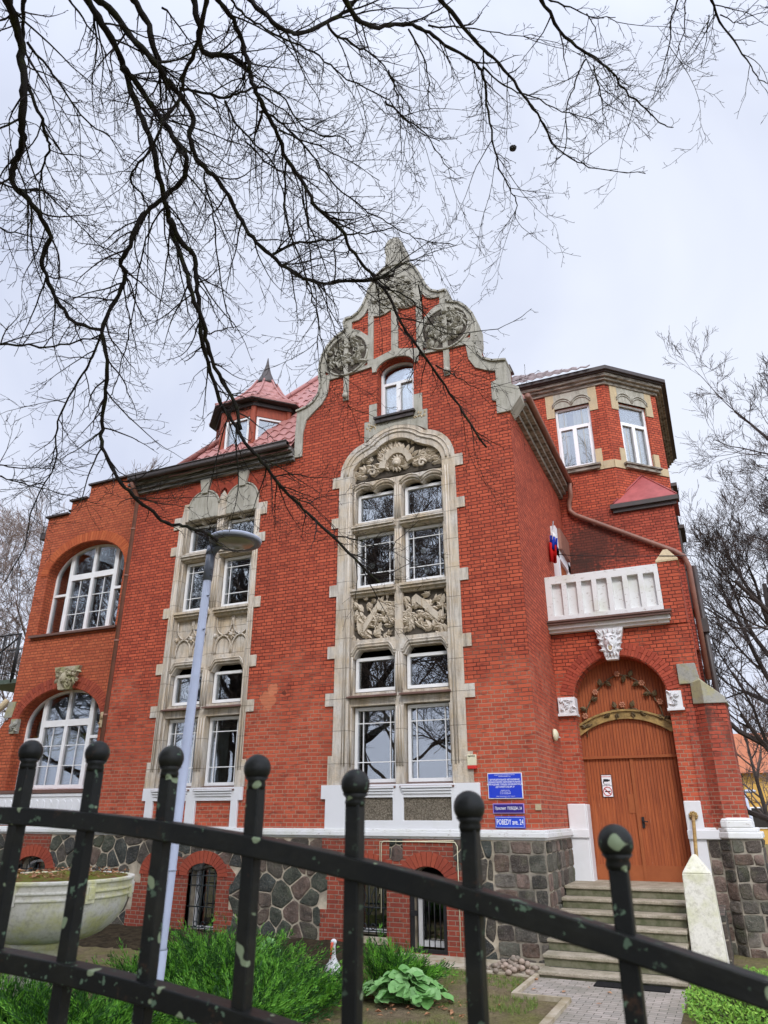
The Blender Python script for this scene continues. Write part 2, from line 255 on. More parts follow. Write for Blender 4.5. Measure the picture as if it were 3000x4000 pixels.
def stepm():
    m=Mat('mossy_step_stone',.9,.2); v=m.pos(); n=m.noise(v,4,5,lo=.38,hi=.62); n3=m.noise(v,40,4,lo=.35,hi=.65)
    ge=m.n('ShaderNodeNewGeometry'); s=m.n('ShaderNodeSeparateXYZ'); m.l(ge.outputs['True Normal'],s.inputs[0]); 
    c=m.mix(m.math('MULTIPLY',n,.7),(.50,.43,.33),(.27,.24,.16)); c=m.mix(m.math('MULTIPLY',n3,.35),c,(.12,.11,.08)); return m.out(c,n3,.008,.7)
M['step']=stepm(); M['riser']=plain('dark_green_riser_stone',(.22,.205,.14),.95,.15,.9,6,dark=(.09,.10,.05),bump=.5)  # risers get a darker, greener tone than the treads
def mossy(name,c,moss,amt,dark):
    m=Mat(name,.9,.2); v=m.obj(); n=m.noise(v,2.6,5,lo=.45,hi=.6); n2=m.noise(v,14,5,.75,lo=.5,hi=.66); n3=m.noise(v,34,4,lo=.4,hi=.7)
    zz=m.z(v)[2]
    c1=m.mix(m.math('MULTIPLY',n,amt),c,moss); c1=m.mix(m.math('MULTIPLY',n2,.45),c1,dark); c1=m.mix(m.math('MULTIPLY',n3,.2),c1,dark); return m.out(c1,n2,.012,-.7)
M['urn']=mossy('lichened_white_stone',(.74,.71,.62),(.62,.60,.22),.8,(.36,.33,.24))
M['obelisk']=mossy('mossy_white_paint',(.80,.77,.68),(.56,.56,.30),.55,(.36,.33,.25))
M['moss']=plain('moss_and_dead_leaves',(.16,.19,.03),.95,.1,.95,12,dark=(.17,.085,.04),bump=.9,lo=.4,hi=.6)
M['capst']=mossy('lichened_grey_capstone',(.34,.33,.29),(.40,.36,.14),.6,(.15,.14,.12))
M['keymoss']=mossy('mossy_carved_stone',(.44,.39,.28),(.17,.19,.03),.55,(.10,.085,.06))
def fencem():
    m=Mat('chipped_black_green_paint',.5,.3); v=m.obj(); n=m.noise(v,44,3,.6,lo=.63,hi=.66); n2=m.noise(v,9,5,lo=.45,hi=.7); n3=m.noise(v,24,1,.5,lo=.70,hi=.715); n=m.math('MULTIPLY',n,m.noise(v,3.2,2,lo=.42,hi=.55))
    c=m.mix(m.math('MULTIPLY',n2,.7),(.009,.010,.009),(.024,.024,.017)); c=m.mix(m.math('MULTIPLY',m.noise(v,13,6,.8,lo=.60,hi=.66),.8),c,(.055,.030,.018)); c=m.mix(m.math('MULTIPLY',n,.85),c,(.15,.23,.15)); c=m.mix(m.math('MULTIPLY',n3,.9),c,(.30,.37,.22)); 
    rr=m.rng(n,0,1,.46,.9); m.l(rr,m.b.inputs['Roughness']); return m.out(c,n2,.002,.5)
M['fence']=fencem()
def leafm(name,a,b,trans=.25,rough=.6):
    m=Mat(name,rough,.3); oi=m.n('ShaderNodeNewGeometry'); c=m.mix(oi.outputs['Random Per Island'],a,b); m.l(c,m.b.inputs['Base Color'])
    return m.m
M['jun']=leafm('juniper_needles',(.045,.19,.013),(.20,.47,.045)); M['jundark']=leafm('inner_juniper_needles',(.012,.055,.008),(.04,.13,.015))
M['bush']=leafm('small_bright_leaves',(.10,.26,.02),(.26,.45,.06)); M['grass']=leafm('lawn_grass',(.10,.19,.03),(.26,.30,.08))
M['deadleaf']=leafm('fallen_leaves',(.30,.12,.05),(.50,.27,.14)); M['pale']=leafm('seed_tufts',(.30,.24,.20),(.16,.10,.09))
M['rust']=leafm('dry_rust_twigs',(.34,.17,.11),(.48,.28,.19))
def berg():
    m=Mat('broad_green_leaf',.45,.4); oi=m.n('ShaderNodeNewGeometry'); v=m.obj(); n=m.noise(v,16,4,lo=.4,hi=.65)
    c=m.mix(oi.outputs['Random Per Island'],(.13,.33,.07),(.30,.52,.20)); c=m.mix(m.math('MULTIPLY',n,.35),c,(.07,.18,.04)); return m.out(c)
M['berg']=berg()
M['yellowwall']=plain('ochre_render',(.62,.38,.10),.9,.2,.3,.6,dark=(.50,.28,.08))
M['redroof']=plain('orange_clay_roof',(.46,.17,.09),.9,.2,.5,2)
M['stork_w']=plain('white_glazed_figure',(.82,.80,.78),.4,.4,.1,4); M['stork_r']=plain('orange_red_glaze',(.70,.09,.04),.4,.4,.1,4); M['stork_k']=plain('black_glaze',(.03,.03,.035),.4,.4,.1,4)
M['pebbles']=leafm('mixed_pebbles',(.20,.17,.13),(.42,.32,.25))
M['rubber']=plain('black_rubber_mat',(.02,.02,.02),.9,.2,.3,9)
M['greenmetal']=plain('green_grey_metal',(.10,.13,.10),.6,.3,.6,5,dark=(.04,.05,.04))
# ---------------- mesh helpers ----------------
def xfY(y=0,ox=0,oz=0): return None
class MB:
    """collects shapes in local coordinates; xf bakes a matrix"""
    def __init__(s,xf=None): s.v=[]; s.f=[]; s.xf=xf; s.sm=[]
    def add(s,vs,fs,smooth=False):
        o=len(s.v); s.v+= [tuple(v) for v in vs]; s.f+=[tuple(i+o for i in f) for f in fs]; s.sm+=[smooth]*len(fs); return s
    def box(s,x0,x1,y0,y1,z0,z1):
        return s.add([(x0,y0,z0),(x1,y0,z0),(x1,y1,z0),(x0,y1,z0),(x0,y0,z1),(x1,y0,z1),(x1,y1,z1),(x0,y1,z1)],[(0,3,2,1),(4,5,6,7),(0,1,5,4),(1,2,6,5),(2,3,7,6),(3,0,4,7)])
    def slab(s,outer,holes,y0,y1,back=True):
        """polygon in XZ with holes, from y0 (front) to y1"""
        def area(p): return sum(p[i][0]*p[(i+1)%len(p)][1]-p[(i+1)%len(p)][0]*p[i][1] for i in range(len(p)))
        o=list(outer); 
        if area(o)<0: o.reverse()
        hs=[]
        for h in holes:
            h=list(h)
            if area(h)>0: h.reverse()
            hs.append(h)
        loops=[o]+hs; tri=tessellate_polygon([[Vector((a,b,0)) for a,b in l] for l in loops])
        pts=[p for l in loops for p in l]; n=len(pts); vs=[(a,y0,b) for a,b in pts]+[(a,y1,b) for a,b in pts]; fs=[]
        for t in tri:
            a,b,c=t; p,q,r=pts[a],pts[b],pts[c]
            if (q[0]-p[0])*(r[1]-p[1])-(r[0]-p[0])*(q[1]-p[1])<0: a,c=c,a
            fs.append((a,b,c)); 
            if back: fs.append((c+n,b+n,a+n))
        k=0
        for l in loops:
            m=len(l)
            for i in range(m):
                a=k+i; b=k+(i+1)%m; fs.append((b,a,a+n,b+n))
            k+=m
        return s.add(vs,fs)
    def prism(s,poly,z0,z1,top=None):
        """polygon in XY extruded upward (top may be another polygon)"""
        n=len(poly); t=top or poly; vs=[(a,b,z0) for a,b in poly]+[(a,b,z1) for a,b in t]
        fs=[tuple(range(n-1,-1,-1)),tuple(range(n,2*n))]+[(i,(i+1)%n,(i+1)%n+n,i+n) for i in range(n)]; return s.add(vs,fs)
    def tube(s,pts,r,n=6,cap=True,smooth=True):
        pts=[Vector(p) for p in pts]; m=len(pts)
        if m<2: return s
        rr=r if isinstance(r,(list,tuple)) else [r]*m; vs=[]; fs=[]
        t=(pts[1]-pts[0]).normalized(); u=t.orthogonal().normalized()
        for i,p in enumerate(pts):
            if i: 
                a=(pts[i]-pts[i-1]); b=(pts[min(i+1,m-1)]-pts[i]) if i<m-1 else a
                tt=(a.normalized()+b.normalized()); 
                if tt.length>1e-6: t=tt.normalized()
                u=(u-t*u.dot(t)); u=u.normalized() if u.length>1e-6 else t.orthogonal().normalized()
            w=t.cross(u)
            for k in range(n): q=2*PI*k/n; vs.append(p+(u*cos(q)+w*sin(q))*rr[i])
        for i in range(m-1):
            for k in range(n): a=i*n+k; b=i*n+(k+1)%n; fs.append((a,b,b+n,a+n))
        if cap: fs.append(tuple(range(n-1,-1,-1))); fs.append(tuple((m-1)*n+k for k in range(n)))
        return s.add(vs,fs,smooth)
    def lathe(s,prof,n=24,c=(0,0,0),smooth=True,sx=1,sy=1):
        vs=[];fs=[]
        for r,z in prof:
            for k in range(n): q=2*PI*k/n; vs.append((c[0]+r*cos(q)*sx,c[1]+r*sin(q)*sy,c[2]+z))
        for i in range(len(prof)-1):
            for k in range(n): a=i*n+k; b=i*n+(k+1)%n; fs.append((a,b,b+n,a+n))
        fs.append(tuple(range(n-1,-1,-1))); fs.append(tuple((len(prof)-1)*n+k for k in range(n)))
        return s.add(vs,fs,smooth)
    def ball(s,c,r,n=12,m=8,sc=(1,1,1)):
        prof=[(max(.0005,sin(PI*i/m))*r,-cos(PI*i/m)*r) for i in range(m+1)]
        vs=[];fs=[]
        for a,z in prof:
            for k in range(n): q=2*PI*k/n; vs.append((c[0]+a*cos(q)*sc[0],c[1]+a*sin(q)*sc[1],c[2]+z*sc[2]))
        for i in range(m):
            for k in range(n): a=i*n+k; b=i*n+(k+1)%n; fs.append((a,b,b+n,a+n))
        fs.append(tuple(range(n-1,-1,-1))); fs.append(tuple(m*n+k for k in range(n)))
        return s.add(vs,fs,True)
    def build(s,name,mat,parent=None,loc=None,rz=0,bevel=0):
        me=bpy.data.meshes.new(name); vs=s.v
        if s.xf is not None: vs=[tuple(s.xf@Vector(v)) for v in vs]
        me.from_pydata(vs,[],s.f); me.materials.append(M[mat] if isinstance(mat,str) else mat)
        me.polygons.foreach_set('use_smooth',s.sm); me.update()
        o=bpy.data.objects.new(name,me); COL.objects.link(o)
        if parent is not None: o.parent=parent
        if loc: o.location=loc
        if rz: o.rotation_euler[2]=rz
        if bevel:
            b=o.modifiers.new('bevel','BEVEL'); b.width=bevel; b.segments=2; b.limit_method='ANGLE'
        return o
def thing(name,label,cat,loc=(0,0,0),rz=0,group=None):
    o=bpy.data.objects.new(name,None); COL.objects.link(o); o.location=loc; o.rotation_euler[2]=rz; o.empty_display_size=.2
    return tag(o,label,cat,group)
def tag(o,label,cat,group=None):
    o['label']=label; o['category']=cat
    if group: o['group']=group
    return o
def struct(o): o['kind']='structure'; return o
def copy_tree(o,parent=None):
    c=o.copy(); COL.objects.link(c)
    if parent is not None: c.parent=parent
    for ch in list(o.children): copy_tree(ch,c)
    return c
def archpoly(x0,x1,z0,zs,b,n=20,inset=0):
    """opening with an elliptical head: jambs to zs, rise b"""
    x0+=inset; x1-=inset; z0+=inset; a=(x1-x0)/2; b=max(.01,b-inset); c=(x0+x1)/2
    return [(x0,z0),(x1,z0)]+[(c+a*cos(t),zs+b*sin(t)) for t in [PI*i/n for i in range(n+1)]]
def rect(x0,x1,z0,z1,i=0): return [(x0+i,z0+i),(x1-i,z0+i),(x1-i,z1-i),(x0+i,z1-i)]
def voussoirs(mb,cx,zs,a0,b0,t,y0,y1,n,p0=0,p1=PI,gap=.12,split=False):
    for i in range(n):
        q0=p0+(p1-p0)*(i+gap/2)/n; q1=p0+(p1-p0)*(i+1-gap/2)/n
        segs=[(0,.96*t)] if not split else ([(0,.46*t),(.51*t,.97*t)] if i%2 else [(0,.97*t)])
        for s0,s1 in segs:
            pts=[(cx+(a0+s0)*cos(q0),zs+(b0+s0)*sin(q0)),(cx+(a0+s1)*cos(q0),zs+(b0+s1)*sin(q0)),(cx+(a0+s1)*cos(q1),zs+(b0+s1)*sin(q1)),(cx+(a0+s0)*cos(q1),zs+(b0+s0)*sin(q1))]
            mb.slab(pts,[],y0,y1)
    return mb
M['vous']=None
def vm(name,a,b):
    m=Mat(name,.85,.25); ge=m.n('ShaderNodeNewGeometry'); n=m.noise(m.pos(),20,4); c=m.mix(ge.outputs['Random Per Island'],a,b); c=m.mix(m.math('MULTIPLY',n,.3),c,tuple(x*.4 for x in a)); return m.out(c,n,.004,.5)
M['vous']=vm('arch_brick',(.46,.090,.05),(.32,.058,.036)); M['vous_o']=vm('orange_arch_brick',(.55,.14,.05),(.42,.09,.035)); M['vous_d']=vm('dull_arch_brick',(.40,.085,.045),(.27,.055,.035))
M['leaf_stone']=M['carved']
# ================= THE VILLA =================
V=thing('brick_villa','red brick villa with curved stone gable, carved window surrounds and octagonal corner tower','villa',(0,0,0))
def P(mb,name,mat,parent=V,bevel=0): return mb.build(name,mat,parent,bevel=bevel)
# gable silhouette, right half (dx from centre GX)
GX=-2.7
gr=[(2.74,10.30),(2.98,10.62),(2.95,10.86),(2.72,11.02),(2.70,11.60),(2.40,11.66),(2.20,11.78),(2.06,11.98),(2.02,12.25),(2.06,12.45),(2.06,12.85),(1.99,13.12),(1.85,13.36),(1.66,13.55),(1.45,13.65),(1.36,13.70),(1.40,13.96),(1.35,14.04),(1.18,14.04),(1.0,14.14),(.86,14.32),(.76,14.56),(.68,14.80),(.58,15.02),(.45,15.19),(.32,15.28),(.19,15.34),(.16,15.72),(.20,15.82),(.195,16.0),(.13,16.14),(.05,16.20)]
gl=[(-a,b) for a,b in gr]; gl[0]=(-2.72,10.30); gl[1]=(-2.72,10.5); gl[2]=(-2.72,10.8); gl[3]=(-2.72,11.02)
def gx(l): return [(GX+a,b) for a,b in l]
sil=gx(gr)+gx(list(reversed(gl)))
# --- main wall with openings
def op(x0,x1,z0,z1): return rect(x0,x1,z0,z1)
_h=[(-2.70+.62+.60*cos(t),9.45+.60*sin(t)) for t in [PI*.40*i/8 for i in range(9)]]+[(-2.70+.80*cos(t),9.55+.80*sin(t)) for t in [PI*(.26+.24*i/8) for i in range(9)]]
main_holes=[[(-3.80,2.76),(-1.59,2.76),(-1.59,9.4)]+[(min(x,-1.59),z) for x,z in _h]+[(max(-5.4-x,-3.80),z) for x,z in reversed(_h)][1:]+[(-3.80,9.4)],rect(-8.60,-6.445,2.76,9.14),archpoly(GX-.47,GX+.47,10.9,12.2,.27)]
mw=MB(); ins=gx([(a*.985 if b>11 else a-.02,b-.03 if b>12 else b) for a,b in gr]); inl=gx([(a*.985 if b>11 else a+.02,b-.03 if b>12 else b) for a,b in reversed(gl)])
outer=[(-10.4,1.9),(0,1.9)]+[(0,10.29)]+ins[1:]+inl[:-1]+[(GX-2.70,10.5),(-10.4,10.5)]
mw.slab(outer,main_holes,0,.4)
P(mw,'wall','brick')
side=MB(); side.box(-.4,0,.4,5.4,1.9,10.9); 
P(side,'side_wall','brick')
# rear of the gable parapet, and a block behind it
gb=MB(); gb.slab([(GX-2.5,10.6),(GX+2.5,10.6),(GX+1.9,13),(GX+.6,15),(GX-.6,15),(GX-1.9,13)],[],.402,.43); gb.box(-.75,-.05,.43,.75,11.0,11.75); P(gb,'gable_back','brick_dark')
ck=MB(); ck.box(-.80,-.0,.42,.82,11.75,11.80); P(ck,'parapet_cap','metal_dark')
# --- grey gable render
A=lambda s:[(GX+s*a,b) for a,b in [(.09,12.72),(.58,12.58),(.58,13.9),(.42,13.86),(.25,13.88),(.09,13.95)]]
Bt=lambda s:[(GX+s*a,b) for a,b in [(.73,13.35),(.98,13.60),(1.20,13.72),(1.20,13.92),(1.0,13.93),(.85,14.02),(.73,14.22)]]
Cc_=lambda s:[(GX+s*a,b) for a,b in [(1.80,12.50),(1.92,12.48),(1.94,12.62)]]
Dd=lambda s:[(GX+s*a,b) for a,b in [(.73,12.48),(.86,12.46),(.74,12.60)]]
wa=[(.50*cos(t),12.2+.30*sin(t)) for t in [PI*.5*i/8 for i in range(9)]]
rb=[(2.43,10.30),(2.43,10.62),(2.34,10.66),(2.34,11.12),(2.46,11.16),(2.46,11.40),(2.28,11.46),(2.0,11.62),(1.85,11.90),(1.80,12.33),(1.39,12.33),(1.39,11.60),(1.25,11.60),(1.25,12.33),(.62,12.38),(.60,12.2)]+wa[0:1]+wa[1:]
ring=gx(gr)+gx(list(reversed(gl)))+[(GX-a,b) for a,b in [(2.50,10.30),(2.50,10.95),(2.42,11.30),(2.2,11.50),(2.0,11.66),(1.85,11.90),(1.80,12.33),(1.39,12.33),(1.39,11.60),(1.25,11.60),(1.25,12.33),(.62,12.38),(.60,12.2)]+wa[:-1]]+[(GX+a,b) for a,b in reversed(rb)]
gs=MB(); gs.slab(ring,[A(1),A(-1),Bt(1),Bt(-1),Cc_(1),Cc_(-1),Dd(1),Dd(-1)],-.045,.02); P(gs,'gable_stonework','render',bevel=.008)
cp=MB() # coping, full thickness of the parapet
def coping(l,w=.05):
    for i in range(len(l)-1):
        (a,b),(c,d)=l[i],l[i+1]; dx,dz=c-a,d-b; q=math.hypot(dx,dz); nx,nz=dz/q,-dx/q
        s=1 if (a+c)/2>GX else -1
        if (nx*((a+c)/2-GX)<0) : nx,nz=-nx,-nz
        if abs(nx)<.3 and nz<0: nx,nz=-nx,-nz
        e=.012; a-=dx/q*e;b-=dz/q*e;c+=dx/q*e;d+=dz/q*e
        cp.slab([(a,b),(c,d),(c+nx*w,d+nz*w),(a+nx*w,b+nz*w)],[],-.09,.46)
coping(gx(gr)[4:],.045); P(cp,'coping','render'); cp=MB(); coping(gx(gl)[4:],.045); P(cp,'coping','render')
kn=MB(); kn.slab([(0.02,10.30),(.26,10.62),(.24,10.86),(.02,11.02),(0,11.6),(-.32,11.66),(-.36,10.3)],[],.022,.42); P(kn,'kneeler','render')
fb=MB(); fb.slab([(GX-.17,15.3),(GX+.17,15.3),(GX+.17,15.72),(GX+.21,15.82),(GX+.205,16),(GX+.14,16.17),(GX,16.24),(GX-.14,16.17),(GX-.205,16),(GX-.21,15.82),(GX-.17,15.72)],[],-.1,.38)
fb.slab([(GX-.07,14),(GX+.07,14),(GX+.07,15.6),(GX-.07,15.6)],[],-.075,-.04); P(fb,'finial','render',bevel=.02)
# carved leaves helper
def leaf(mb,x,z,y,l,a,w=.4,t=.03,lobes=1):
    ca,sa=cos(a),sin(a)
    for k in range(lobes):
        aa=a+(k-(lobes-1)/2)*.55; ca,sa=cos(aa),sin(aa); ll=l*(1-.25*abs(k-(lobes-1)/2))
        pts=[(0,0,0),(.3,-w*.5,0),(.65,-w*.42,0),(1,0,0),(.65,w*.42,0),(.3,w*.5,0),(.1,0,1),(.5,0,1.3),(.85,0,.7)]
        vs=[(x+(u*ca-v*sa)*ll,y-h*t,z+(u*sa+v*ca)*ll) for u,v,h in pts]
        mb.add(vs,[(0,6,1),(1,6,7),(1,7,2),(2,7,8),(2,8,3),(3,8,4),(4,8,7),(4,7,5),(5,7,6),(5,6,0),(0,1,2,3,4,5)])
def relief(mb,inside,bb,n,y,l0,l1,r,center=None,t=.035):
    k=0; tries=0
    while k<n and tries<n*12:
        tries+=1; x=r.uniform(bb[0],bb[1]); z=r.uniform(bb[2],bb[3])
        if not inside(x,z): continue
        a=r.uniform(0,2*PI) if center is None else math.atan2(z-center[1],x-center[0])+r.uniform(-.6,.6)
        leaf(mb,x,z,y-r.uniform(0,.02),r.uniform(l0,l1),a,r.uniform(.4,.6),t,1 if r.random()<.5 else 3); k+=1
for s,nm in ((1,''),(-1,'')):
    d=MB(); cx,cz=GX+s*1.32,12.93
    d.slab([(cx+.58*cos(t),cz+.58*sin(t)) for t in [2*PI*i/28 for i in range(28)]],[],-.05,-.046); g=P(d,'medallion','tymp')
    e=MB()
    for rr_ in (.59,):
        e.tube([(cx+rr_*cos(t),-.055,cz+rr_*sin(t)) for t in [2*PI*i/36 for i in range(37)]],.028,6)
    relief(e,lambda x,z:math.hypot(x-cx,z-cz)<.46 and abs(x-cx)>.05,(cx-.5,cx+.5,cz-.5,cz+.5),64,-.05,.15,.28,rnd,t=.06)
    for k in range(5):
        q=2*PI*k/5+s; e.tube([(cx+.27*cos(q)+.10*cos(t)*(1-t/8),-.075,cz+.27*sin(q)+.10*sin(t)*(1-t/8)) for t in [i*.7 for i in range(10)]],.026,5)
    e.slab([(cx-.06,cz-.58),(cx+.06,cz-.58),(cx+.06,cz+.62),(cx-.06,cz+.62)],[],-.085,-.05)
    e.ball((cx,-.05,11.72),.085,8,6)
    P(e,'medallion_carving','render')
e=MB(); relief(e,lambda x,z:(abs(x-GX)<.48 and abs(x-GX)>.1 and z<15.1-abs(x-GX)*1.0 and z>14.0),(GX-.48,GX+.48,14.02,15.1),70,-.05,.12,.24,rnd,t=.045)
e.tube([(GX+.5*cos(t),-.05,14.45+.46*sin(t)) for t in [2*PI*i/30 for i in range(31)]],.02,5); P(e,'gable_top_carving','render')
# --- window builder
def window(x0,x1,z0,z1,y,arch=0,zs=None,mv=(),mh=(),bars_v=(),bars_h=(),fw=.065,mt=.009,parent=V,xf=None,glassdep=.045,label=None,sash=None):
    f=MB(xf); d=.07
    if arch: o=archpoly(x0,x1,z0,zs,arch); i=archpoly(x0,x1,z0,zs,arch,inset=fw)
    else: o=rect(x0,x1,z0,z1); i=rect(x0,x1,z0,z1,fw)
    f.slab(o,[i],y,y+d)
    def topz(x):
        if not arch: return z1
        a=(x1-x0)/2; c=(x0+x1)/2; return zs+arch*math.sqrt(max(0,1-((x-c)/a)**2))
    for b in bars_v:   # (x, z0, z1 or None, half width)
        x,a,b2,hw=b; t=min(topz(x-hw),topz(x+hw))-.012 if b2 is None else b2
        f.box(x-hw,x+hw,y-.012,y+d-.003,a,t)
    for b in bars_h:   # (z, xa, xb, half height)
        z,xa,xb,hh=b; f.box(xa,xb,y-.009,y+d-.005,z-hh,z+hh)
    w=f.build('window',M['pvc'],parent)
    if label: w['label']=label
    g=MB(xf); g.slab(archpoly(x0,x1,z0,zs,arch,inset=fw*.6) if arch else rect(x0,x1,z0,z1,fw*.6),[],y+glassdep,y+glassdep+.012); g.build('pane',M['glass'],w)
    if mv or mh:
        q=MB(xf)
        for x,a,b in mv: q.box(x-mt,x+mt,y+.022,y+glassdep-.004,a,b)
        for z,a,b in mh: q.box(a,b,y+.025,y+glassdep-.006,z-mt,z+mt)
        q.build('muntin',M['pvc'],w)
    return w
# --- stone window bays
def scallop(x0,x1,zb,zt,kind):
    """underside of a window head between x0,x1"""
    pts=[]
    if kind=='ogee':
        m=(x0+x1)/2
        for (a,b) in ((x0,m),(m,x1)):
            for i in range(9):
                t=i/8; pts.append((a+(b-a)*t,zb+(zt-zb)*(math.sin(PI*t)**.6)))
    else:
        w=.16; pts=[(x0,zb),(x0+.05,zb),(x0+w*.6,zb+(zt-zb)*.55),(x0+w,zt),(x1-w,zt),(x1-w*.6,zb+(zt-zb)*.55),(x1-.05,zb),(x1,zb)]
    return pts
def bay(cx,lights,tref):
    (a0,a1),(b0,b1)=lights; Lx=a0-.02; Rx=b1+.02
    # outer frame with quoins
    eL=cx-1.43 if tref else cx-1.24; eR=cx+1.41 if tref else cx+1.22; q=.18
    def side(s):
        e=eR if s>0 else eL; out=[]
        rows=[(2.76,3.3,.10),(3.3,4.28,0),(4.28,4.54,q+.02),(4.54,5.26,0),(5.26,5.52,q),(5.52,6.62,0),(6.62,6.88,q),(6.88,8.24,0),(8.24,8.48,q),(8.48,9.24 if tref else 8.95,0)]
        if tref: rows.append((9.24,9.52,q))
        else: rows.append((8.95,9.28,q))
        for a,b,w in rows: out+= [(e+s*w,a),(e+s*w,b)]
        return out
    r=side(1); l=side(-1)
    if tref:
        top=[]
        def arc(cx_,cz,rr,a,b,n=8): return [(cx_+rr*cos(a+(b-a)*i/n),cz+rr*sin(a+(b-a)*i/n)) for i in range(n+1)]
        S=cx
        tr=arc(S+.62,9.52,.79,0,PI*.42)+arc(S,9.6,1.0,PI*.245,PI*.5)
        tl=[(2*S-x,z) for x,z in reversed(tr)]
        outer=r+tr+tl+list(reversed(l))
        ir=arc(S+.60,9.42,.52,0,PI*.40,6)+arc(S,9.55,.70,PI*.25,PI*.5,6)
        il=[(2*S-x,z) for x,z in reversed(ir)]
        hole=[(Lx,2.76),(Rx,2.76),(Rx,9.40)]+[p for p in ir if p[0]<=Rx]+[p for p in il if p[0]>=Lx]+[(Lx,9.40)]
    else:
        topz=9.3; 
        outer=r+[(-6.38,9.28),(-6.38,9.58),(-6.36,9.62)]+[(-6.87+.48*cos(t),9.45+.46*sin(t)) for t in [PI*(.10+.80*i/12) for i in range(13)]]+[(-7.36,9.70),(-7.44,9.82),(-7.54,9.70)]+[(-8.03+.48*cos(t),9.45+.46*sin(t)) for t in [PI*(.10+.80*i/12) for i in range(13)]]+[(-8.52,9.62),(-8.66,9.62),(-8.70,9.28)]+list(reversed(l))
        hole=[(Lx,2.76),(Rx,2.76),(Rx,9.12),(Lx,9.12)]
    st=MB(); st.slab(outer,[hole],-.03,.30); P(st,'window_surround','stone',bevel=.01)
    # inner tracery grid
    Z=[(2.76,4.26),(4.52,5.24),(5.62,6.56),(6.76,8.06),(8.30,9.04)]
    ho=[]
    for (x0,x1) in lights:
        for k,(z0,z1) in enumerate(Z):
            if k==1: ho.append([(x0,z0)]+[(x1,z0)]+list(reversed(scallop(x0,x1,z1,z1+.17,'tudor'))))
            elif k==4: ho.append([(x0,z0)]+[(x1,z0)]+list(reversed(scallop(x0,x1,z1-.02,z1+.12,'ogee'))))
            elif k!=2: ho.append(rect(x0,x1,z0,z1))
            else: ho.append(rect(x0,x1,z0,z1))
    gg=MB(); gg.slab([(Lx+.002,2.762),(Rx-.002,2.762),(Rx-.002,9.30 if tref else 9.118),(Lx+.002,9.30 if tref else 9.118)],ho,.06,.30); P(gg,'stone_mullions','stone',bevel=.012)
    # mouldings: jamb rolls, transom lips, hood lips
    mo=MB()
    for x in (Lx+.03,a1+.03,b0-.03,Rx-.03,(a1+b0)/2):
        for z0,z1 in ((3.1,4.22),(4.5,5.3),(6.78,8.0),(8.28,9.1)): mo.tube([(x,.05,z0),(x,.05,z1)],.022,6)
    for x in (Lx-.07,Rx+.07): mo.tube([(x,-.03,3.1),(x,-.03,9.3 if tref else 9.1)],.02,6); 
    for x in (Lx-.13,Rx+.13): mo.tube([(x,-.03,3.1),(x,-.03,9.3 if tref else 9.1)],.012,6)
    for (x0,x1) in lights:
        for z,d in ((6.62,.05),(8.10,.07)):
            mo.slab([(x0-.04,z),(x1+.04,z),(x1+.04,z+.05),(x0-.04,z+.05)],[],-.02,.10); mo.box(x0-.02,x1+.02,-.06,.09,z+.055,z+.11)
        t=scallop(x0-.03,x1+.03,5.30,5.47,'tudor'); mo.tube([(a,.04,b) for a,b in t],.026,5); mo.tube([(a,.02,b+.05) for a,b in t],.02,5)
        t=scallop(x0-.03,x1+.03,9.08,9.22,'ogee'); mo.tube([(a,.04,b) for a,b in t],.024,5); mo.tube([(a,.01,b+.05) for a,b in t],.022,5)
    if tref:
        for k,(off) in enumerate((.10,.19)):
            rr=arc(cx+.62,9.50,.79-off,0,PI*.42,10)+arc(cx,9.6,1.0-off,PI*.255,PI*.5,10); ll=[(2*cx-x,z) for x,z in reversed(rr)]
            mo.tube([(a,-.035,b) for a,b in rr+ll[1:]],.026 if k else .016,6)
        rr=arc(cx+.60,9.42,.56,0,PI*.40,8)+arc(cx,9.55,.72,PI*.26,PI*.5,8); ll=[(2*cx-x,z) for x,z in reversed(rr)]
        mo.tube([(a,.01,b) for a,b in rr+ll[1:]],.035,6)
    P(mo,'moulding','stone')
    for (x0,x1) in lights:
        # windows
        w=window(x0+.03,x1-.01,2.80,4.24,.20,mv=((x0+.21,2.86,4.18),(x1-.18,2.86,4.18)),mh=((3.18,x0+.09,x1-.07),(3.93,x0+.09,x1-.07)))
        window(x0+.03,x1-.01,4.56,5.26,.20); window(x0+.03,x1-.01,8.32,9.04,.20)
        window(x0+.03,x1-.01,6.80,8.04,.20,mv=((x0+.21,6.86,7.98),(x1-.18,6.86,7.98)),mh=((7.13,x0+.09,x1-.07),(7.80,x0+.09,x1-.07)))
        for z in (2.72,4.44):
            ss=MB(); ss.add([(x0-.05,-.07,z-.0),(x1+.05,-.07,z-.0),(x1+.02,.2,z+.075),(x0-.02,.2,z+.075),(x0-.05,-.07,z-.03),(x1+.05,-.07,z-.03),(x1+.02,.2,z-.005),(x0-.02,.2,z-.005)],[(0,1,2,3),(7,6,5,4),(4,5,1,0),(5,6,2,1),(6,7,3,2),(7,4,0,3)])
            P(ss,'metal_sill','sill')
    # white painted foot
    wl=cx-1.55 if tref else cx-1.24; wr=cx+1.52 if tref else cx+1.20
    hp=[rect(x0+.02,x1-.02,2.12 if tref else 1.99,2.52 if tref else 2.49) for x0,x1 in lights]
    wb_=MB(); wb_.slab([(wl,1.975),(wr,1.975),(wr,2.50),(wr+.10,2.50),(wr+.10,2.755),(wl-.10,2.755),(wl-.10,2.50),(wl,2.50)],hp,-.05,.02); 
    for x0,x1 in lights:
        for k in range(3): wb_.box(x0-.01+k*.012,x1+.01-k*.012,-.115+k*.02,-.04,2.68-k*.05,2.715-k*.05)
    P(wb_,'painted_base','white',bevel=.006)
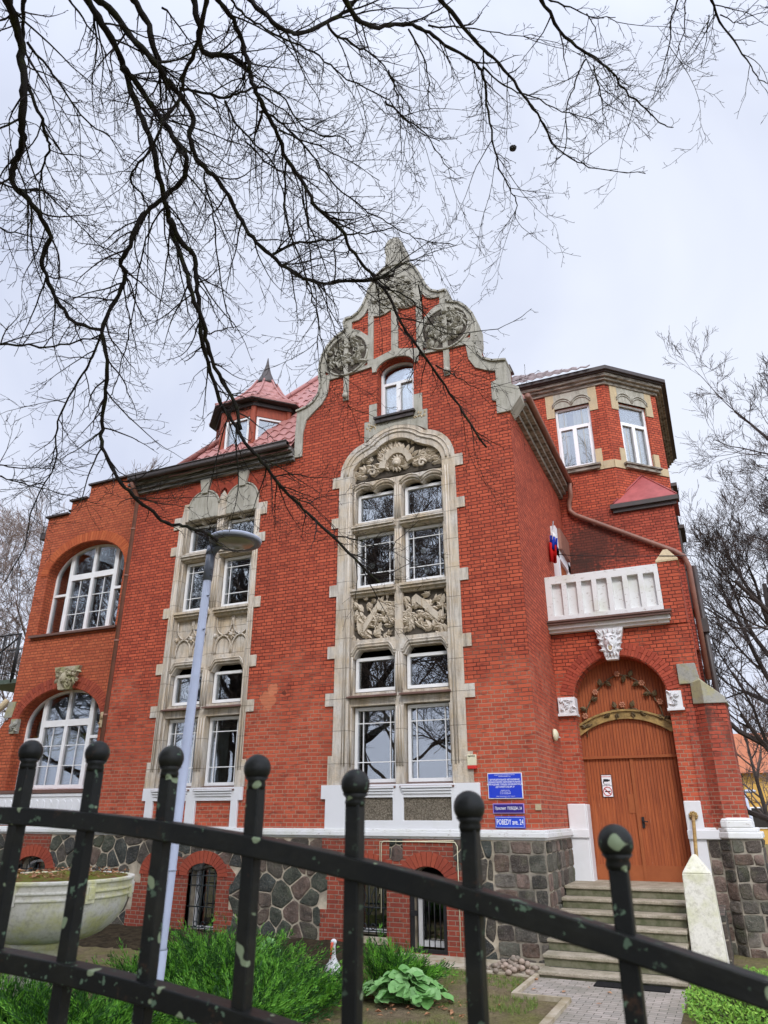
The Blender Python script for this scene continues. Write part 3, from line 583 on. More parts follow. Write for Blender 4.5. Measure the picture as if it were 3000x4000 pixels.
    if tref:
        for x0,x1 in lights:
            pd=MB(); pd.box(x0+.0,x1-.0,-.012,.012,2.10,2.54); P(pd,'pebble_panel','pebble')
ML=((-3.77,-2.78),(-2.60,-1.61)); TL=((-8.57,-7.63),(-7.42,-6.47))
bay(-2.70,ML,True); bay(-7.52,TL,False)
# carved panels of the main bay
for i,(x0,x1) in enumerate(ML):
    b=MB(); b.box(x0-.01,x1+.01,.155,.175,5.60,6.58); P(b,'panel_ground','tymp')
    e=MB(); relief(e,lambda x,z:True,(x0+.04,x1-.04,5.67,6.49),78,.15,.14,.26,rnd,t=.055)
    s=1 if i else -1
    rb_=[(x0+.20,6.33),(x0+.30,6.40),(x0+.42,6.30),(x0+.60,6.12),(x0+.78,5.95),(x0+.9,6.02),(x0+.88,6.14)] if i else [(x0+.80,6.36),(x0+.72,6.28),(x0+.58,6.34),(x0+.44,6.12),(x0+.26,5.86),(x0+.12,5.92),(x0+.10,6.05)]
    for k in range(len(rb_)-1):
        (a,z),(c,d)=rb_[k],rb_[k+1]; y=.09-.02*(k%2); e.add([(a,y,z-.09),(c,y-.01,d-.09),(c,y-.01,d+.09),(a,y,z+.09),(a,.14,z-.09),(c,.14,d-.09),(c,.14,d+.09),(a,.14,z+.09)],[(0,1,2,3),(4,0,3,7),(5,6,2,1),(4,5,1,0),(3,2,6,7)])
    P(e,'carved_panel','carved')
# tympanum: leaves, ribbons, lion mask
b=MB(); 
def tym(x,z): 
    dx=abs(x+2.70); return z>9.40 and ((dx-.0)**2+(z-9.55)**2<.66**2 or (dx-.60)**2+(z-9.42)**2<.47**2)
tp=[(-3.76,9.37),(-1.62,9.37)]; rr=[(-2.70+.60+.5*cos(t),9.42+.5*sin(t)) for t in [PI*.40*i/8 for i in range(9)]]+[(-2.70+.69*cos(t),9.55+.69*sin(t)) for t in [PI*(.26+.24*i/8) for i in range(9)]]
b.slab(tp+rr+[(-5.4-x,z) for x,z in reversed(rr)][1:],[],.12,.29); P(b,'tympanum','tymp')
e=MB(); relief(e,tym,(-3.8,-1.6,9.42,10.25),95,.12,.16,.30,rnd,center=(-2.7,9.35),t=.05)
for k in range(13):
    q=PI*(k+.5)/13; leaf(e,-2.7+.42*cos(q),9.52+.42*sin(q),.10,.22,q,.5,.06)
e.ball((-2.70,.09,9.66),.13,12,8,(1,.9,1.05)); e.ball((-2.70,.0,9.60),.06,8,6,(1,1,.8))
for k in range(14):
    q=2*PI*k/14; leaf(e,-2.7+.10*cos(q),9.64+.11*sin(q),.06,.13,q+.4,.5,.05)
rbn=[(-3.05,9.55),(-3.02,9.72),(-2.92,9.85),(-2.80,9.93),(-2.66,9.95),(-2.52,9.90),(-2.42,9.78),(-2.36,9.62)]
for k in range(len(rbn)-1):
    (a,z),(c,d)=rbn[k],rbn[k+1]; y=.0; dx,dz=c-a,d-z; q=math.hypot(dx,dz); nx,nz=-dz/q*.07,dx/q*.07
    e.add([(a-nx,y,z-nz),(c-nx,y,d-nz),(c+nx,y-.02,d+nz),(a+nx,y-.02,z+nz),(a-nx,.1,z-nz),(c-nx,.1,d-nz),(c+nx,.1,d+nz),(a+nx,.1,z+nz)],[(0,1,2,3),(4,0,3,7),(5,6,2,1),(4,5,1,0),(3,2,6,7)])
for s in (-1,1):
    e.tube([(-2.7+s*(.62+.10*cos(t)*(1-t/9)),.03,9.50+.10*sin(t)*(1-t/9)) for t in [i*.6 for i in range(13)]],.03,6)
P(e,'tympanum_carving','carved')
# gothic tracery panels of the twin bay
for x0,x1 in TL:
    b=MB(); b.box(x0-.01,x1+.01,.16,.18,5.60,6.58); P(b,'panel_ground','stone')
    e=MB(); w=(x1-x0)/2
    for c in (x0+w/2,x0+w*1.5):
        for sgn,zb in ((1,5.64),(-1,6.54)):
            ptsl=[(c-w/2+.02,.13,zb)]+[(c-w/2+.02+(w/2-.02)*(1-cos(t)),.13,zb+sgn*(.14+.30*sin(t))) for t in [PI/2*i/7 for i in range(8)]]
            e.tube(ptsl,.022,6); e.tube([(2*c-a,b_,d) for a,b_,d in ptsl],.022,6)
    for c in (x0+.0,x0+w,x1): e.ball((c,.12,6.09),.06,8,6)
    for k in range(8): q=2*PI*k/8; leaf(e,x0+w+.03*cos(q),6.09+.03*sin(q),.12,.10,q,.5,.03)
    for z in (5.60,6.58): e.box(x0,x1,.09,.16,z-.03,z+.03)
    P(e,'tracery_panel','stone')
# twin blind arches above: brick ring, keystones
for cx in (-8.03,-6.87):
    b=MB(); b.slab([(cx-.45,9.14),(cx+.45,9.14)]+[(cx+.45*cos(t),9.45+.42*sin(t)) for t in [PI*i/16 for i in range(17)]],[],-.045,-.031); P(b,'blind_arch_panel','render')
for cx in (-8.03,-6.87):
    b=MB(); e=MB(); e.tube([(cx+.47*cos(t),-.04,9.45+.45*sin(t)) for t in [PI*(.04+.92*i/16) for i in range(17)]],.028,6)
    b.slab([(cx+.47*cos(t),9.47+.46*sin(t)) for t in [PI*(.12+.76*i/16) for i in range(17)]]+[(cx+.76*cos(t),9.47+.74*sin(t)) for t in [PI*(.88-.76*i/16) for i in range(17)]],[],-.006,.01); P(b,'arch_mortar','vous_d'); P(e,'arch_moulding','render')
for cx in (-8.03,-6.87):
    b=MB(); voussoirs(b,cx,9.47,.50,.48,.26,-.016,.01,26,PI*.12,PI*.88,.14); P(b,'brick_arch','vous')
    b=MB(); b.slab([(cx-.09,9.82),(cx+.09,9.82),(cx+.17,10.24),(cx-.17,10.24)],[],-.09,.02); P(b,'keystone','render',bevel=.01)
# stonework below the gable window
b=MB(); b.slab([(GX-.80,10.28),(GX-.80,10.84),(GX-.68,10.84),(GX-.68,11.30),(GX-.48,11.30),(GX-.48,10.80),(GX+.48,10.80),(GX+.48,11.30),(GX+.68,11.30),(GX+.68,10.84),(GX+.80,10.84),(GX+.80,10.28),(GX+.60,10.42),(GX+.3,10.54),(GX,10.59),(GX-.3,10.54),(GX-.6,10.42)],[],-.035,.05); P(b,'gable_window_apron','render',bevel=.008)
e=MB()
for s in (-1,1):
    for k in range(9): leaf(e,GX+s*rnd.uniform(.50,.74),10.66+rnd.uniform(-.06,.09),-.035,.09,rnd.uniform(0,6.3),.5,.02)
P(e,'apron_carving','buff')
b=MB(); b.box(GX-.52,GX+.52,-.14,.2,10.82,10.87); b.box(GX-.48,GX+.48,-.10,.1,10.72,10.82); P(b,'gable_window_sill','metal_dark')
window(GX-.46,GX+.46,10.90,0,.20,arch=.26,zs=12.2,bars_v=((GX,10.96,11.88,.055),(GX-.39,10.96,11.86,.03),(GX+.39,10.96,11.86,.03)),bars_h=((11.90,GX-.42,GX+.42,.035),(10.99,GX-.42,GX+.42,.03)),fw=.05)
# cornice, gutter
b=MB()
for k,(z0,z1,d) in enumerate(((10.22,10.30,.10),(10.30,10.37,.18),(10.37,10.42,.15),(10.42,10.50,.27))): b.box(-10.52,-5.40,-d,.02,z0,z1)
P(b,'cornice','cornice',bevel=.012)
b=MB(); b.box(-10.35,-5.42,-.30,.3,10.50,10.56); 
b.slab([(-10.4,10.52),(-5.42,10.52),(-5.42,10.62),(-10.4,10.62)],[],-.42,-.30); b.tube([(-10.4,-.42,10.62),(-5.42,-.42,10.62)],.022,6); b.tube([(-10.4,-.36,10.53),(-5.42,-.36,10.53)],.07,8)
P(b,'gutter','metal_dark')
# side cornice and gutter (seen from below)
b=MB()
for k,(z0,z1,d) in enumerate(((10.50,10.62,.10),(10.62,10.72,.20),(10.72,10.82,.30))): b.box(-.02,d,.44,5.39,z0-.1,z1-.1)
P(b,'side_cornice','cornice2',bevel=.012)
b=MB(); b.tube([(.36,.30,10.78),(.36,5.36,10.78)],.075,8); b.box(-.1,.34,.44,5.39,10.73,10.76); P(b,'side_gutter','pipe')
b=MB(); b.tube([(.36,5.1,10.72),(.34,5.25,10.4),(.26,5.32,10.2),(.26,5.32,9.98),(.40,5.30,9.82),(2.75,5.30,8.42),(2.95,5.32,8.25),(3.02,5.40,8.0),(3.02,5.5,5.2)],.065,10)
for t in (.2,.5,.8): b.box(.4+2.35*t-.03,.4+2.35*t+.03,5.28,5.4,9.82-1.40*t-.085,9.82-1.40*t+.085)
P(b,'downpipe','pipe')
b=MB(); b.tube([(-10.30,-.35,10.5),(-10.30,-.22,10.30),(-10.33,.0,10.12),(-10.33,.0,.3)],.062,10)
for z in (9.2,7.9,6.2,4.4,2.4): b.tube([(-10.33,.0,z),(-10.33,.0,z+.05)],.072,10); b.box(-10.25,-10.10,.02,.05,z,z+.03)
P(b,'downpipe','pipe')
# roofs with stepped rows
def tiles(mb,o,u,v,nu,nv,wu,wv,lift=.03,amp=.022,clip=None):
    """o origin, u across, v up slope; wavy stepped metal tiles"""
    u=Vector(u).normalized(); v=Vector(v).normalized(); n=u.cross(v).normalized(); o=Vector(o); sub=6
    for j in range(nv):
        vs=[];fs=[];k=0
        for i in range(nu*sub+1):
            a=i*wu/sub; wv_=amp*cos(2*PI*i/sub)
            base=o+u*a; off=.022*math.cos(2*PI*i/sub)
            p0=base+v*(j*wv-.02+off)+n*(wv_+lift); p1=base+v*((j+1)*wv)+n*(wv_+.004); pd=p0-n*lift*1.1
            if clip: 
                if not clip(a,j*wv): 
                    if vs: 
                        m=len(vs)//3
                        for q in range(m-1): fs+=[(3*q,3*q+3,3*q+4,3*q+1),(3*q+2,3*q+5,3*q+3,3*q)]
                        mb.add(vs,fs,False); vs=[];fs=[]
                    continue
            vs+=[p0,p1,pd]
        m=len(vs)//3
        if m>1:
            for q in range(m-1): fs+=[(3*q,3*q+3,3*q+4,3*q+1),(3*q+2,3*q+5,3*q+3,3*q)]
            mb.add(vs,fs,False)
    return mb
sl_=(0,1,1.4); slen=math.hypot(1,1.4)
b=MB(); tiles(b,(-9.1,-.3,10.42),(1,0,0),sl_,21,14,.30,.35,clip=lambda a,s:s>.3 and a>s/slen and (a<3.66 or s/slen>.76))
b.add([(-9.1,-.3,10.40),(-5.44,-.3,10.40),(-5.44,.45,11.45),(-2.8,.45,11.45),(-2.8,2.5,14.32),(-6.3,2.5,14.40)],[(0,1,2,3,4,5)]); b.add([(-9.1,-.3,10.48),(-6.3,2.5,14.4),(-6.3,6,14.4),(-9.1,8,10.48)],[(0,1,2,3)]); b.add([(-6.3,2.5,14.4),(-2.8,2.5,14.4),(-2.8,6,14.4),(-6.3,6,14.4)],[(0,1,2,3)])
b.tube([(-9.1,-.3,10.54),(-6.3,2.5,14.46)],.07,8)
rf=P(b,'roof','tile')
b=MB() # roof behind the gable, and over the right
b.add([(-2.7,.42,14.0),(-2.7,7,14.0),(-5.2,7,10.8),(-5.2,.42,10.8),(.35,7,10.80),(.35,.42,10.80)],[(0,1,2,3),(1,0,5,4),(0,3,5)]); P(b,'cross_roof','tile')
# turret dormer
TX,TY=-7.45,1.44
def octo(r,n=8,off=PI/8): return [(TX+r*cos(off+2*PI*k/n),TY+r*sin(off+2*PI*k/n)) for k in range(n)]
b=MB()
for k in range(8):
    a=octo(1.24)[k]; b.prism([(a[0]+.09*cos(q),a[1]+.09*sin(q)) for q in [PI/8+PI/4*j for j in range(8)]],10.54,12.49)
    c=octo(1.24)[(k+1)%8]; d0=Vector(a); d1=Vector(c); m=(d0+d1)/2; ang=math.atan2(c[1]-a[1],c[0]-a[0])
    X=Matrix.Translation((m.x,m.y,0))@Matrix.Rotation(ang+PI,4,'Z'); t=MB(X); t.box(-.42,.42,-.04,.04,12.06,12.49); t.box(-.42,.42,-.04,.04,10.54,10.94); b.v+= [tuple(X@Vector(v)) for v in t.v]; o=len(b.v)-len(t.v); b.f+=[tuple(i+o for i in f) for f in t.f]; b.sm+=t.sm
P(b,'dormer_turret','wood_post')
for k in (4,5,6,7):
    a=octo(1.24)[k]; c=octo(1.24)[(k+1)%8]; m=((a[0]+c[0])/2,(a[1]+c[1])/2); ang=math.atan2(c[1]-a[1],c[0]-a[0])
    X=Matrix.Translation((m[0],m[1],0))@Matrix.Rotation(ang,4,'Z'); window(-.38,.38,10.94,12.06,-.02,xf=X)
rfb=[(1.50,12.42),(1.50,12.50)]
b=MB(); b.prism(octo(1.30),12.44,12.47); b.prism(octo(1.36),12.34,12.44); b.prism(octo(1.55),12.47,12.51); P(b,'dormer_eaves','metal_dark')
b=MB(); prof=[(1.56,12.50),(1.36,12.62),(1.14,12.78),(.92,12.98),(.70,13.22),(.48,13.52),(.30,13.84)]
for i in range(len(prof)-1):
    r0,z0=prof[i]; r1,z1=prof[i+1]
    for k in range(8):
        A0,A1=octo(r0)[k],octo(r0)[(k+1)%8]; B0,B1=octo(r1)[k],octo(r1)[(k+1)%8]; nseg=max(2,int(r0*8)); vs=[];
        for j in range(nseg+1):
            t=j/nseg; wv_=.02*(1 if j%2 else -1); x0=A0[0]+(A1[0]-A0[0])*t; y0=A0[1]+(A1[1]-A0[1])*t; x1=B0[0]+(B1[0]-B0[0])*t; y1=B0[1]+(B1[1]-B0[1])*t
            vs+=[(x0,y0,z0+.035+wv_*1.3),(x1,y1,z1+.0),(x0,y0,z0-.01)]
        b.add(vs,[f for j in range(nseg) for f in ((3*j,3*j+3,3*j+4,3*j+1),(3*j+2,3*j+5,3*j+3,3*j))])
for k in range(8): b.tube([(octo(r)[k][0],octo(r)[k][1],z+.03) for r,z in prof],.035,5)
P(b,'dormer_roof','tile'); b=MB(); b.lathe([(.36,13.76),(.26,13.94),(.13,14.24),(.05,14.54),(.012,14.79)],8,(TX,TY,0)); P(b,'spire','metal_dark')
# --- left bay
BY=.12
b=MB()
bo=[(-13.78,1.9),(-10.28,1.9),(-10.28,10.94),(-12.30,10.94),(-12.30,10.55),(-12.94,10.55),(-12.94,10.17),(-13.78,10.17)]
lowA=archpoly(-13.43,-10.62,2.78,4.33,.86,28); upA=archpoly(-13.36,-10.60,6.68,8.30,.88,28)
b.slab(bo,[lowA,upA],BY,.5); b.box(-13.78,-13.4,.5,6,1.9,9.4); P(b,'bay_wall','brick_bay')
b=MB(); 
for x0,x1,z in ((-13.84,-12.98,10.17),(-12.99,-12.34,10.55),(-12.35,-10.26,10.94)): b.box(x0,x1,BY-.08,.56,z,z+.05)
b.box(-14.0,-13.78,BY,.5,9.55,9.75); P(b,'parapet_flashing','metal_dark')
b=MB(); voussoirs(b,-12.025,4.33,1.42,.88,.30,BY-.018,BY+.02,46,PI*.03,PI*.97,.12,True); P(b,'brick_arch','vous_d')
b=MB(); voussoirs(b,-11.98,8.30,1.40,.90,.28,BY-.018,BY+.02,46,PI*.02,PI*.98,.12); P(b,'brick_arch','vous_o')
for (x0,x1,z0,zs,ar,zt,zc) in ((-13.43,-10.62,2.80,4.33,.86,4.00,4.40),(-13.36,-10.60,6.70,8.30,.88,7.83,8.33)):
    c=(x0+x1)/2; l,r=c-.82,c+.80
    sv=[]; 
    w=window(x0,x1,z0,0,BY+.30,arch=ar,zs=zs,fw=.06,bars_v=((l,z0,None,.065),(r,z0,None,.065),(c,z0,None,.05)),bars_h=((zc,l,r,.05),(zt,x0+.03,l,.035),(zt,r,x1-.03,.035),(z0+.06,l,r,.04),(zc-.08,l,r,.03)),
      mv=((c-.44,z0+.08,zc-.06),(c+.42,z0+.08,zc-.06)),mh=tuple((z0+(zc-z0)*t,l+.06,r-.06) for t in (.34,.64)))
b=MB(); b.box(-13.55,-10.5,BY-.10,BY+.3,6.60,6.66); P(b,'bay_sill','sill'); b=MB(); b.box(-13.50,-10.5,BY-.07,BY+.3,2.70,2.77); P(b,'bay_sill','sill')
b=MB(); b.box(-13.55,-10.55,BY-.05,BY+.02,2.62,2.69); b.box(-13.5,-10.6,BY-.03,BY+.02,2.0,2.62)
for k in range(13): x=-13.4+k*.22; b.slab(archpoly(x,x+.15,2.30,2.48,.075,8),[],BY-.05,BY-.02)
P(b,'bay_apron','white',bevel=.006)
def carvedblock(x0,x1,z0,z1,y,mat,n=16,trap=0,name='carved_block'):
    b=MB(); b.slab([(x0+trap,z0),(x1-trap,z0),(x1,z1),(x0,z1)],[],y-.05,y+.05)
    relief(b,lambda x,z:True,(x0+trap+.04,x1-trap-.04,z0+.05,z1-.05),n,y-.05,.08,.16,rnd,t=.035); return P(b,name,mat)
b=MB(); b.slab([(-12.10,5.14),(-11.72,5.14),(-11.48,5.72),(-12.34,5.72)],[],BY-.10,BY+.05)
relief(b,lambda x,z:True,(-12.25,-11.55,5.2,5.68),30,BY-.10,.10,.2,rnd,t=.05); b.ball((-11.93,BY-.12,5.42),.13,12,8,(.85,.7,1.15)); b.ball((-11.93,BY-.21,5.40),.03,6,4,(.7,1,1.5)); b.ball((-11.93,BY-.20,5.34),.04,6,4,(1,.5,.4))
P(b,'carved_keystone','keymoss')
carvedblock(-10.58,-10.18,4.16,4.52,BY,'buff',14,name='impost'); carvedblock(-13.62,-13.38,4.14,4.50,BY,'capst',8,name='impost'); b=MB(); b.slab([(-13.95,4.55),(-13.66,4.55),(-13.60,4.95),(-13.86,4.95)],[],BY-.03,.3); P(b,'bay_quoin','capst')
b=MB(); b.slab([(-15.6,0),(-13.79,0),(-13.79,4.52),(-13.95,4.5),(-14.35,4.0),(-14.8,3.2),(-15.6,2.4)],[],BY+.06,.6); P(b,'bay_buttress','brick_bay')
# --- basement
DY0=2.30
bh=[archpoly(-7.40,-6.66,.08,1.12,.18,10),archpoly(-8.42,-7.86,.08,1.12,.18,10),archpoly(-12.30,-11.42,.5,1.16,.18,10),archpoly(-3.66,-2.92,.22,1.12,.2,10),archpoly(-2.48,-1.78,.02,1.14,.22,10)]
b=MB(); b.slab([(-15.6,-.3),(0.02,-.3),(0.02,1.83),(-15.6,1.83)],bh,-.03,.42); P(b,'basement_wall','mortar')
bs=MB(); bs.slab([(-8.92,-.2),(-6.24,-.2),(-6.24,.5),(-6.36,.5),(-6.36,.95),(-6.24,.95),(-6.24,1.12),(-6.5,1.36),(-6.8,1.46),(-7.2,1.46),(-7.5,1.38),(-7.86,1.46),(-8.4,1.46),(-8.62,1.30),(-8.62,.9),(-8.78,.9),(-8.78,.4),(-8.92,.4)],bh[:2],-.06,.1); P(bs,'basement_brickwork','brick_low'); bs=MB()
bs.slab([(-4.28,-.2),(-1.44,-.2),(-1.44,1.80),(-4.28,1.80),(-4.28,1.1),(-4.14,1.1),(-4.14,.6),(-4.28,.6)],bh[3:5],-.06,.1); P(bs,'basement_brickwork','brick_low'); bs=MB()
bs.slab([(-12.62,-.2),(-11.05,-.2),(-11.05,.8),(-11.15,1.2),(-11.4,1.42),(-11.4,1.8),(-12.4,1.8),(-12.4,1.42),(-12.62,1.1)],bh[2:3],-.06,.1)
P(bs,'basement_brickwork','brick_low')
for x0,x1,zs,ri in ((-7.40,-6.66,1.12,.18),(-8.42,-7.86,1.12,.18),(-12.30,-11.42,1.16,.18),(-3.66,-2.92,1.12,.2),(-2.48,-1.78,1.14,.22)):
    b=MB(); voussoirs(b,(x0+x1)/2,zs-.05,(x1-x0)/2+.015,ri+.06,.24,-.075,-.04,16,0,PI,.1); P(b,'brick_arch','vous_d')
for x in (-2.86,-1.62):
    b=MB(); b.slab([(x,1.50),(x+.07,1.44),(x+.2,1.44),(x+.26,1.50),(x+.26,1.80),(x,1.80)],[],-.07,-.05); P(b,'stone_inset','rubble')
def plinth(mb,poly_pts,z):
    for (z0,z1,d) in z: pass
b=MB()
for z0,z1,d in ((1.81,1.85,.05),(1.85,1.93,.10),(1.93,1.975,.07)):
    b.prism([(-15.0,-d),(d,-d),(d,2.29),(-.05,2.29),(-.05,.1),(-15.0,.1)],z0,z1)
P(b,'painted_plinth','whitep',bevel=.01)
b=MB(); b.box(-.38,.025,.43,2.3,-.3,1.81); P(b,'stair_side_base','mortar2')
b=MB(); b.slab([(-.95,-.3),(.022,-.3),(.022,1.81),(-.9,1.81),(-.8,1.3),(-.98,1.0),(-.8,.5)],[],-.045,.0); P(b,'corner_blocks','mortar2')
# --- fieldstones and blocks as real stones
def clip_poly(poly,nx,nz,c):
    out=[]
    for i in range(len(poly)):
        a=poly[i]; b_=poly[(i+1)%len(poly)]; da=a[0]*nx+a[1]*nz-c; db=b_[0]*nx+b_[1]*nz-c
        if da<=0: out.append(a)
        if (da<0<db) or (db<0<da): t=da/(da-db); out.append((a[0]+(b_[0]-a[0])*t,a[1]+(b_[1]-a[1])*t))
    return out
def add_stone(mb,poly,o,u,n,r,dome):
    cx=sum(p[0] for p in poly)/len(poly); cz=sum(p[1] for p in poly)/len(poly); m=len(poly)
    # subdivide and roughen the outline
    q=[]
    for i in range(m):
        a=poly[i]; b_=poly[(i+1)%m]; L_=math.hypot(b_[0]-a[0],b_[1]-a[1]); k=max(1,int(L_/.07))
        for j in range(k): q.append((a[0]+(b_[0]-a[0])*j/k,a[1]+(b_[1]-a[1])*j/k))
    m=len(q)
    if m<4: return
    sm=[((q[i-1][0]+6*q[i][0]+q[(i+1)%m][0])/8+r.uniform(-.004,.004),(q[i-1][1]+6*q[i][1]+q[(i+1)%m][1])/8+r.uniform(-.004,.004)) for i in range(m)]
    vs=[]; rings=[(.985,0),(.965,dome*.5),(.84,dome*.9),(.45,dome)]; tx,tz=r.uniform(-.06,.06),r.uniform(-.06,.06)
    for s,h in rings:
        for x,z in sm:
            X=cx+(x-cx)*s+(r.uniform(-.006,.006) if h else 0); Z=cz+(z-cz)*s+(r.uniform(-.006,.006) if h else 0); H=h+(tx*(X-cx)+tz*(Z-cz)+.014*noise.noise(Vector((X*11,Z*11,cx))))*(1 if h else 0)
            p=o+u*X+Vector((0,0,Z))+n*max(0,H); vs.append(p)
    vs.append(o+u*cx+Vector((0,0,cz))+n*dome*1.03); fs=[]
    for k in range(len(rings)-1):
        for i in range(m): a=k*m+i; b2=k*m+(i+1)%m; fs.append((a,b2,b2+m,a+m))
    k=(len(rings)-1)*m; fs+=[(k+i,k+(i+1)%m,len(vs)-1) for i in range(m)]; mb.add(vs,fs,False)
def fieldstones(x0,x1,z0,z1,o,u,n,r,sp=.29,skip=None,dome=.028):
    mb=MB(); pts=[]; nx=int((x1-x0)/sp)+2; nz_=int((z1-z0)/sp)+3
    for i in range(-1,nx+1):
        for j in range(-1,nz_+1):
            if r.random()<.10: continue
            pts.append((x0+(i+.5*(j%2)+r.uniform(-.36,.36))*sp,z0+(j+r.uniform(-.36,.36))*sp))
    for p in pts:
        poly=[(x0,z0),(x1,z0),(x1,z1),(x0,z1)]
        for q in pts:
            if q is p: continue
            dx,dz=q[0]-p[0],q[1]-p[1]; d=math.hypot(dx,dz)
            if d>sp*3.2: continue
            poly=clip_poly(poly,dx/d,dz/d,((q[0]**2+q[1]**2-p[0]**2-p[1]**2)/2)/d-.008)
            if len(poly)<3: break
        if len(poly)<3: continue
        ar=abs(sum(poly[i][0]*poly[(i+1)%len(poly)][1]-poly[(i+1)%len(poly)][0]*poly[i][1] for i in range(len(poly))))/2
        if ar<.006: continue
        if skip and skip(sum(q[0] for q in poly)/len(poly),sum(q[1] for q in poly)/len(poly)): continue
        add_stone(mb,poly,o,u,n,r,dome*r.uniform(.7,1.2))
    return mb
def blocks(x0,x1,z0,z1,o,u,n,r,dome=.022,wmin=.22,wmax=.46):
    mb=MB(); z=z0
    while z<z1-.04:
        h=min(r.uniform(.19,.30),z1-z); h=h if z1-z-h>.1 else z1-z; x=x0
        while x<x1-.03:
            w=min(r.uniform(wmin,wmax),x1-x); w=w if x1-x-w>.1 else x1-x; g=.009; j=lambda:r.uniform(-.012,.012)
            if w>.05: add_stone(mb,[(x+g+abs(j()),z+g+j()),(x+w-g+j(),z+g+j()),(x+w-g-abs(j()),z+h-g+j()),(x+g+j(),z+h-g+j())],o,u,n,r,dome)
            x+=w
        z+=h
    return mb
rs=random.Random(77); FU=Vector((1,0,0)); FN=Vector((0,-1,0))
inb=lambda x,z:(-8.85<x<-6.3 and z<1.3) or (-4.2<x<-1.48) or (-12.55<x<-11.1 and (z<1.2 or -12.4<x<-11.4))
for fa,fb_ in ((-15.2,-11.75),(-11.75,-7.6),(-7.6,-2.8),(-2.8,-.92)): mb=fieldstones(fa,fb_,-.12,1.80,Vector((0,-.03,0)),FU,FN,rs,.30,inb); P(mb,'fieldstones','stones')
mb=blocks(-.90,.02,-.15,1.80,Vector((0,-.045,0)),FU,FN,rs,.018); P(mb,'granite_blocks','stones2')
mb=blocks(0,2.3,-.15,1.80,Vector((.027,0,0)),Vector((0,1,0)),Vector((1,0,0)),rs,.02); P(mb,'granite_blocks','stones2')
fp=[(2.72,DY0-.04),(2.90,DY0-.24),(3.40,DY0-.16),(3.46,DY0+.8)]
for (a,c) in ((fp[0],fp[1]),(fp[1],fp[2]),(fp[2],fp[3])):
    A0=Vector((a[0],a[1],0)); dd=Vector((c[0]-a[0],c[1]-a[1],0)); L_=dd.length; dd.normalize(); mb=blocks(0,L_,-.3,1.80,A0,dd,Vector((dd.y,-dd.x,0)),rs,.022,.2,.34); P(mb,'granite_blocks','stones2')
mb=blocks(2.51,2.72,-.3,1.80,Vector((0,DY0-.04,0)),FU,FN,rs,.02,.2,.3); P(mb,'granite_blocks','stones2')
# basement windows, grilles and gate
for x0,x1,z0 in ((-7.38,-6.68,.10),(-8.40,-7.88,.10),(-12.28,-11.44,.5),(-3.64,-2.94,.25)):
    window(x0,x1,z0,0,.22,arch=.17,zs=1.10,fw=.05)
    g=MB(); n=5
    for k in range(n): x=x0+.06+(x1-x0-.12)*k/(n-1); g.tube([(x,-.02,z0),(x,-.02,1.18)],.010,5)
    for z in (z0+.06,z0+.42,z0+.8,1.08): 
        if z<1.1: g.tube([(x0,-.02,z),(x1,-.02,z)],.012,5)
    c=(x0+x1)/2
    for s in (-1,1):
        g.tube([(c+s*.02,-.03,z0+.3),(c+s*.10,-.03,z0+.45),(c+s*.05,-.03,z0+.6),(c+s*.13,-.03,z0+.75),(c+s*.09,-.03,z0+.83),(c+s*.04,-.03,z0+.78)],.011,5)
        g.tube([(c+s*(.09+.045*cos(t)),-.03,z0+.12+.045*sin(t)) for t in [i*.7 for i in range(9)]],.010,5)
    o=P(g,'window_grille','grille')
for x0,x1,z in ((-7.42,-6.64,.08),(-3.68,-2.90,.22)):
    b=MB(); b.box(x0,x1,-.10,.2,z-.12,z); P(b,'basement_sill','concrete2')
g=MB(); 
for x in (-2.44,-1.82): g.box(x-.03,x+.03,-.04,.02,.02,1.2)
for z in (.05,1.12): g.box(-2.44,-1.82,-.035,.015,z-.03,z+.03)
for k in range(1,6): g.tube([(-2.44+.62*k/6,-.01,.05),(-2.44+.62*k/6,-.01,1.15)],.010,5)
g.box(-2.46,-2.34,-.07,-.03,.58,.66); gt_=P(g,'basement_gate','black')
window(-2.44,-1.82,.08,1.14,.24,fw=.09,label='white glazed basement door behind the black gate')
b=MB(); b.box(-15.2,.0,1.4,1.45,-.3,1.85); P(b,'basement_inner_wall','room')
# --- interior: back walls and floors
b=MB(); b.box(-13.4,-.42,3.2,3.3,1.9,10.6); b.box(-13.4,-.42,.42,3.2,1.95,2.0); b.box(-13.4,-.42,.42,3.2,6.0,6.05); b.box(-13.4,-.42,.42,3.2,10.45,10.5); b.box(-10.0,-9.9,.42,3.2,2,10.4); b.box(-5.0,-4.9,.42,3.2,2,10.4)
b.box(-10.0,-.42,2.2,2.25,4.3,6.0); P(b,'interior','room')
b=MB(); b.box(-3.4,-2.0,1.3,1.35,10.7,13.0); b.prism([(TX+.9*cos(q),TY+.9*sin(q)) for q in [PI/4*j for j in range(8)]],11,12.7); P(b,'attic_interior','roomlight')
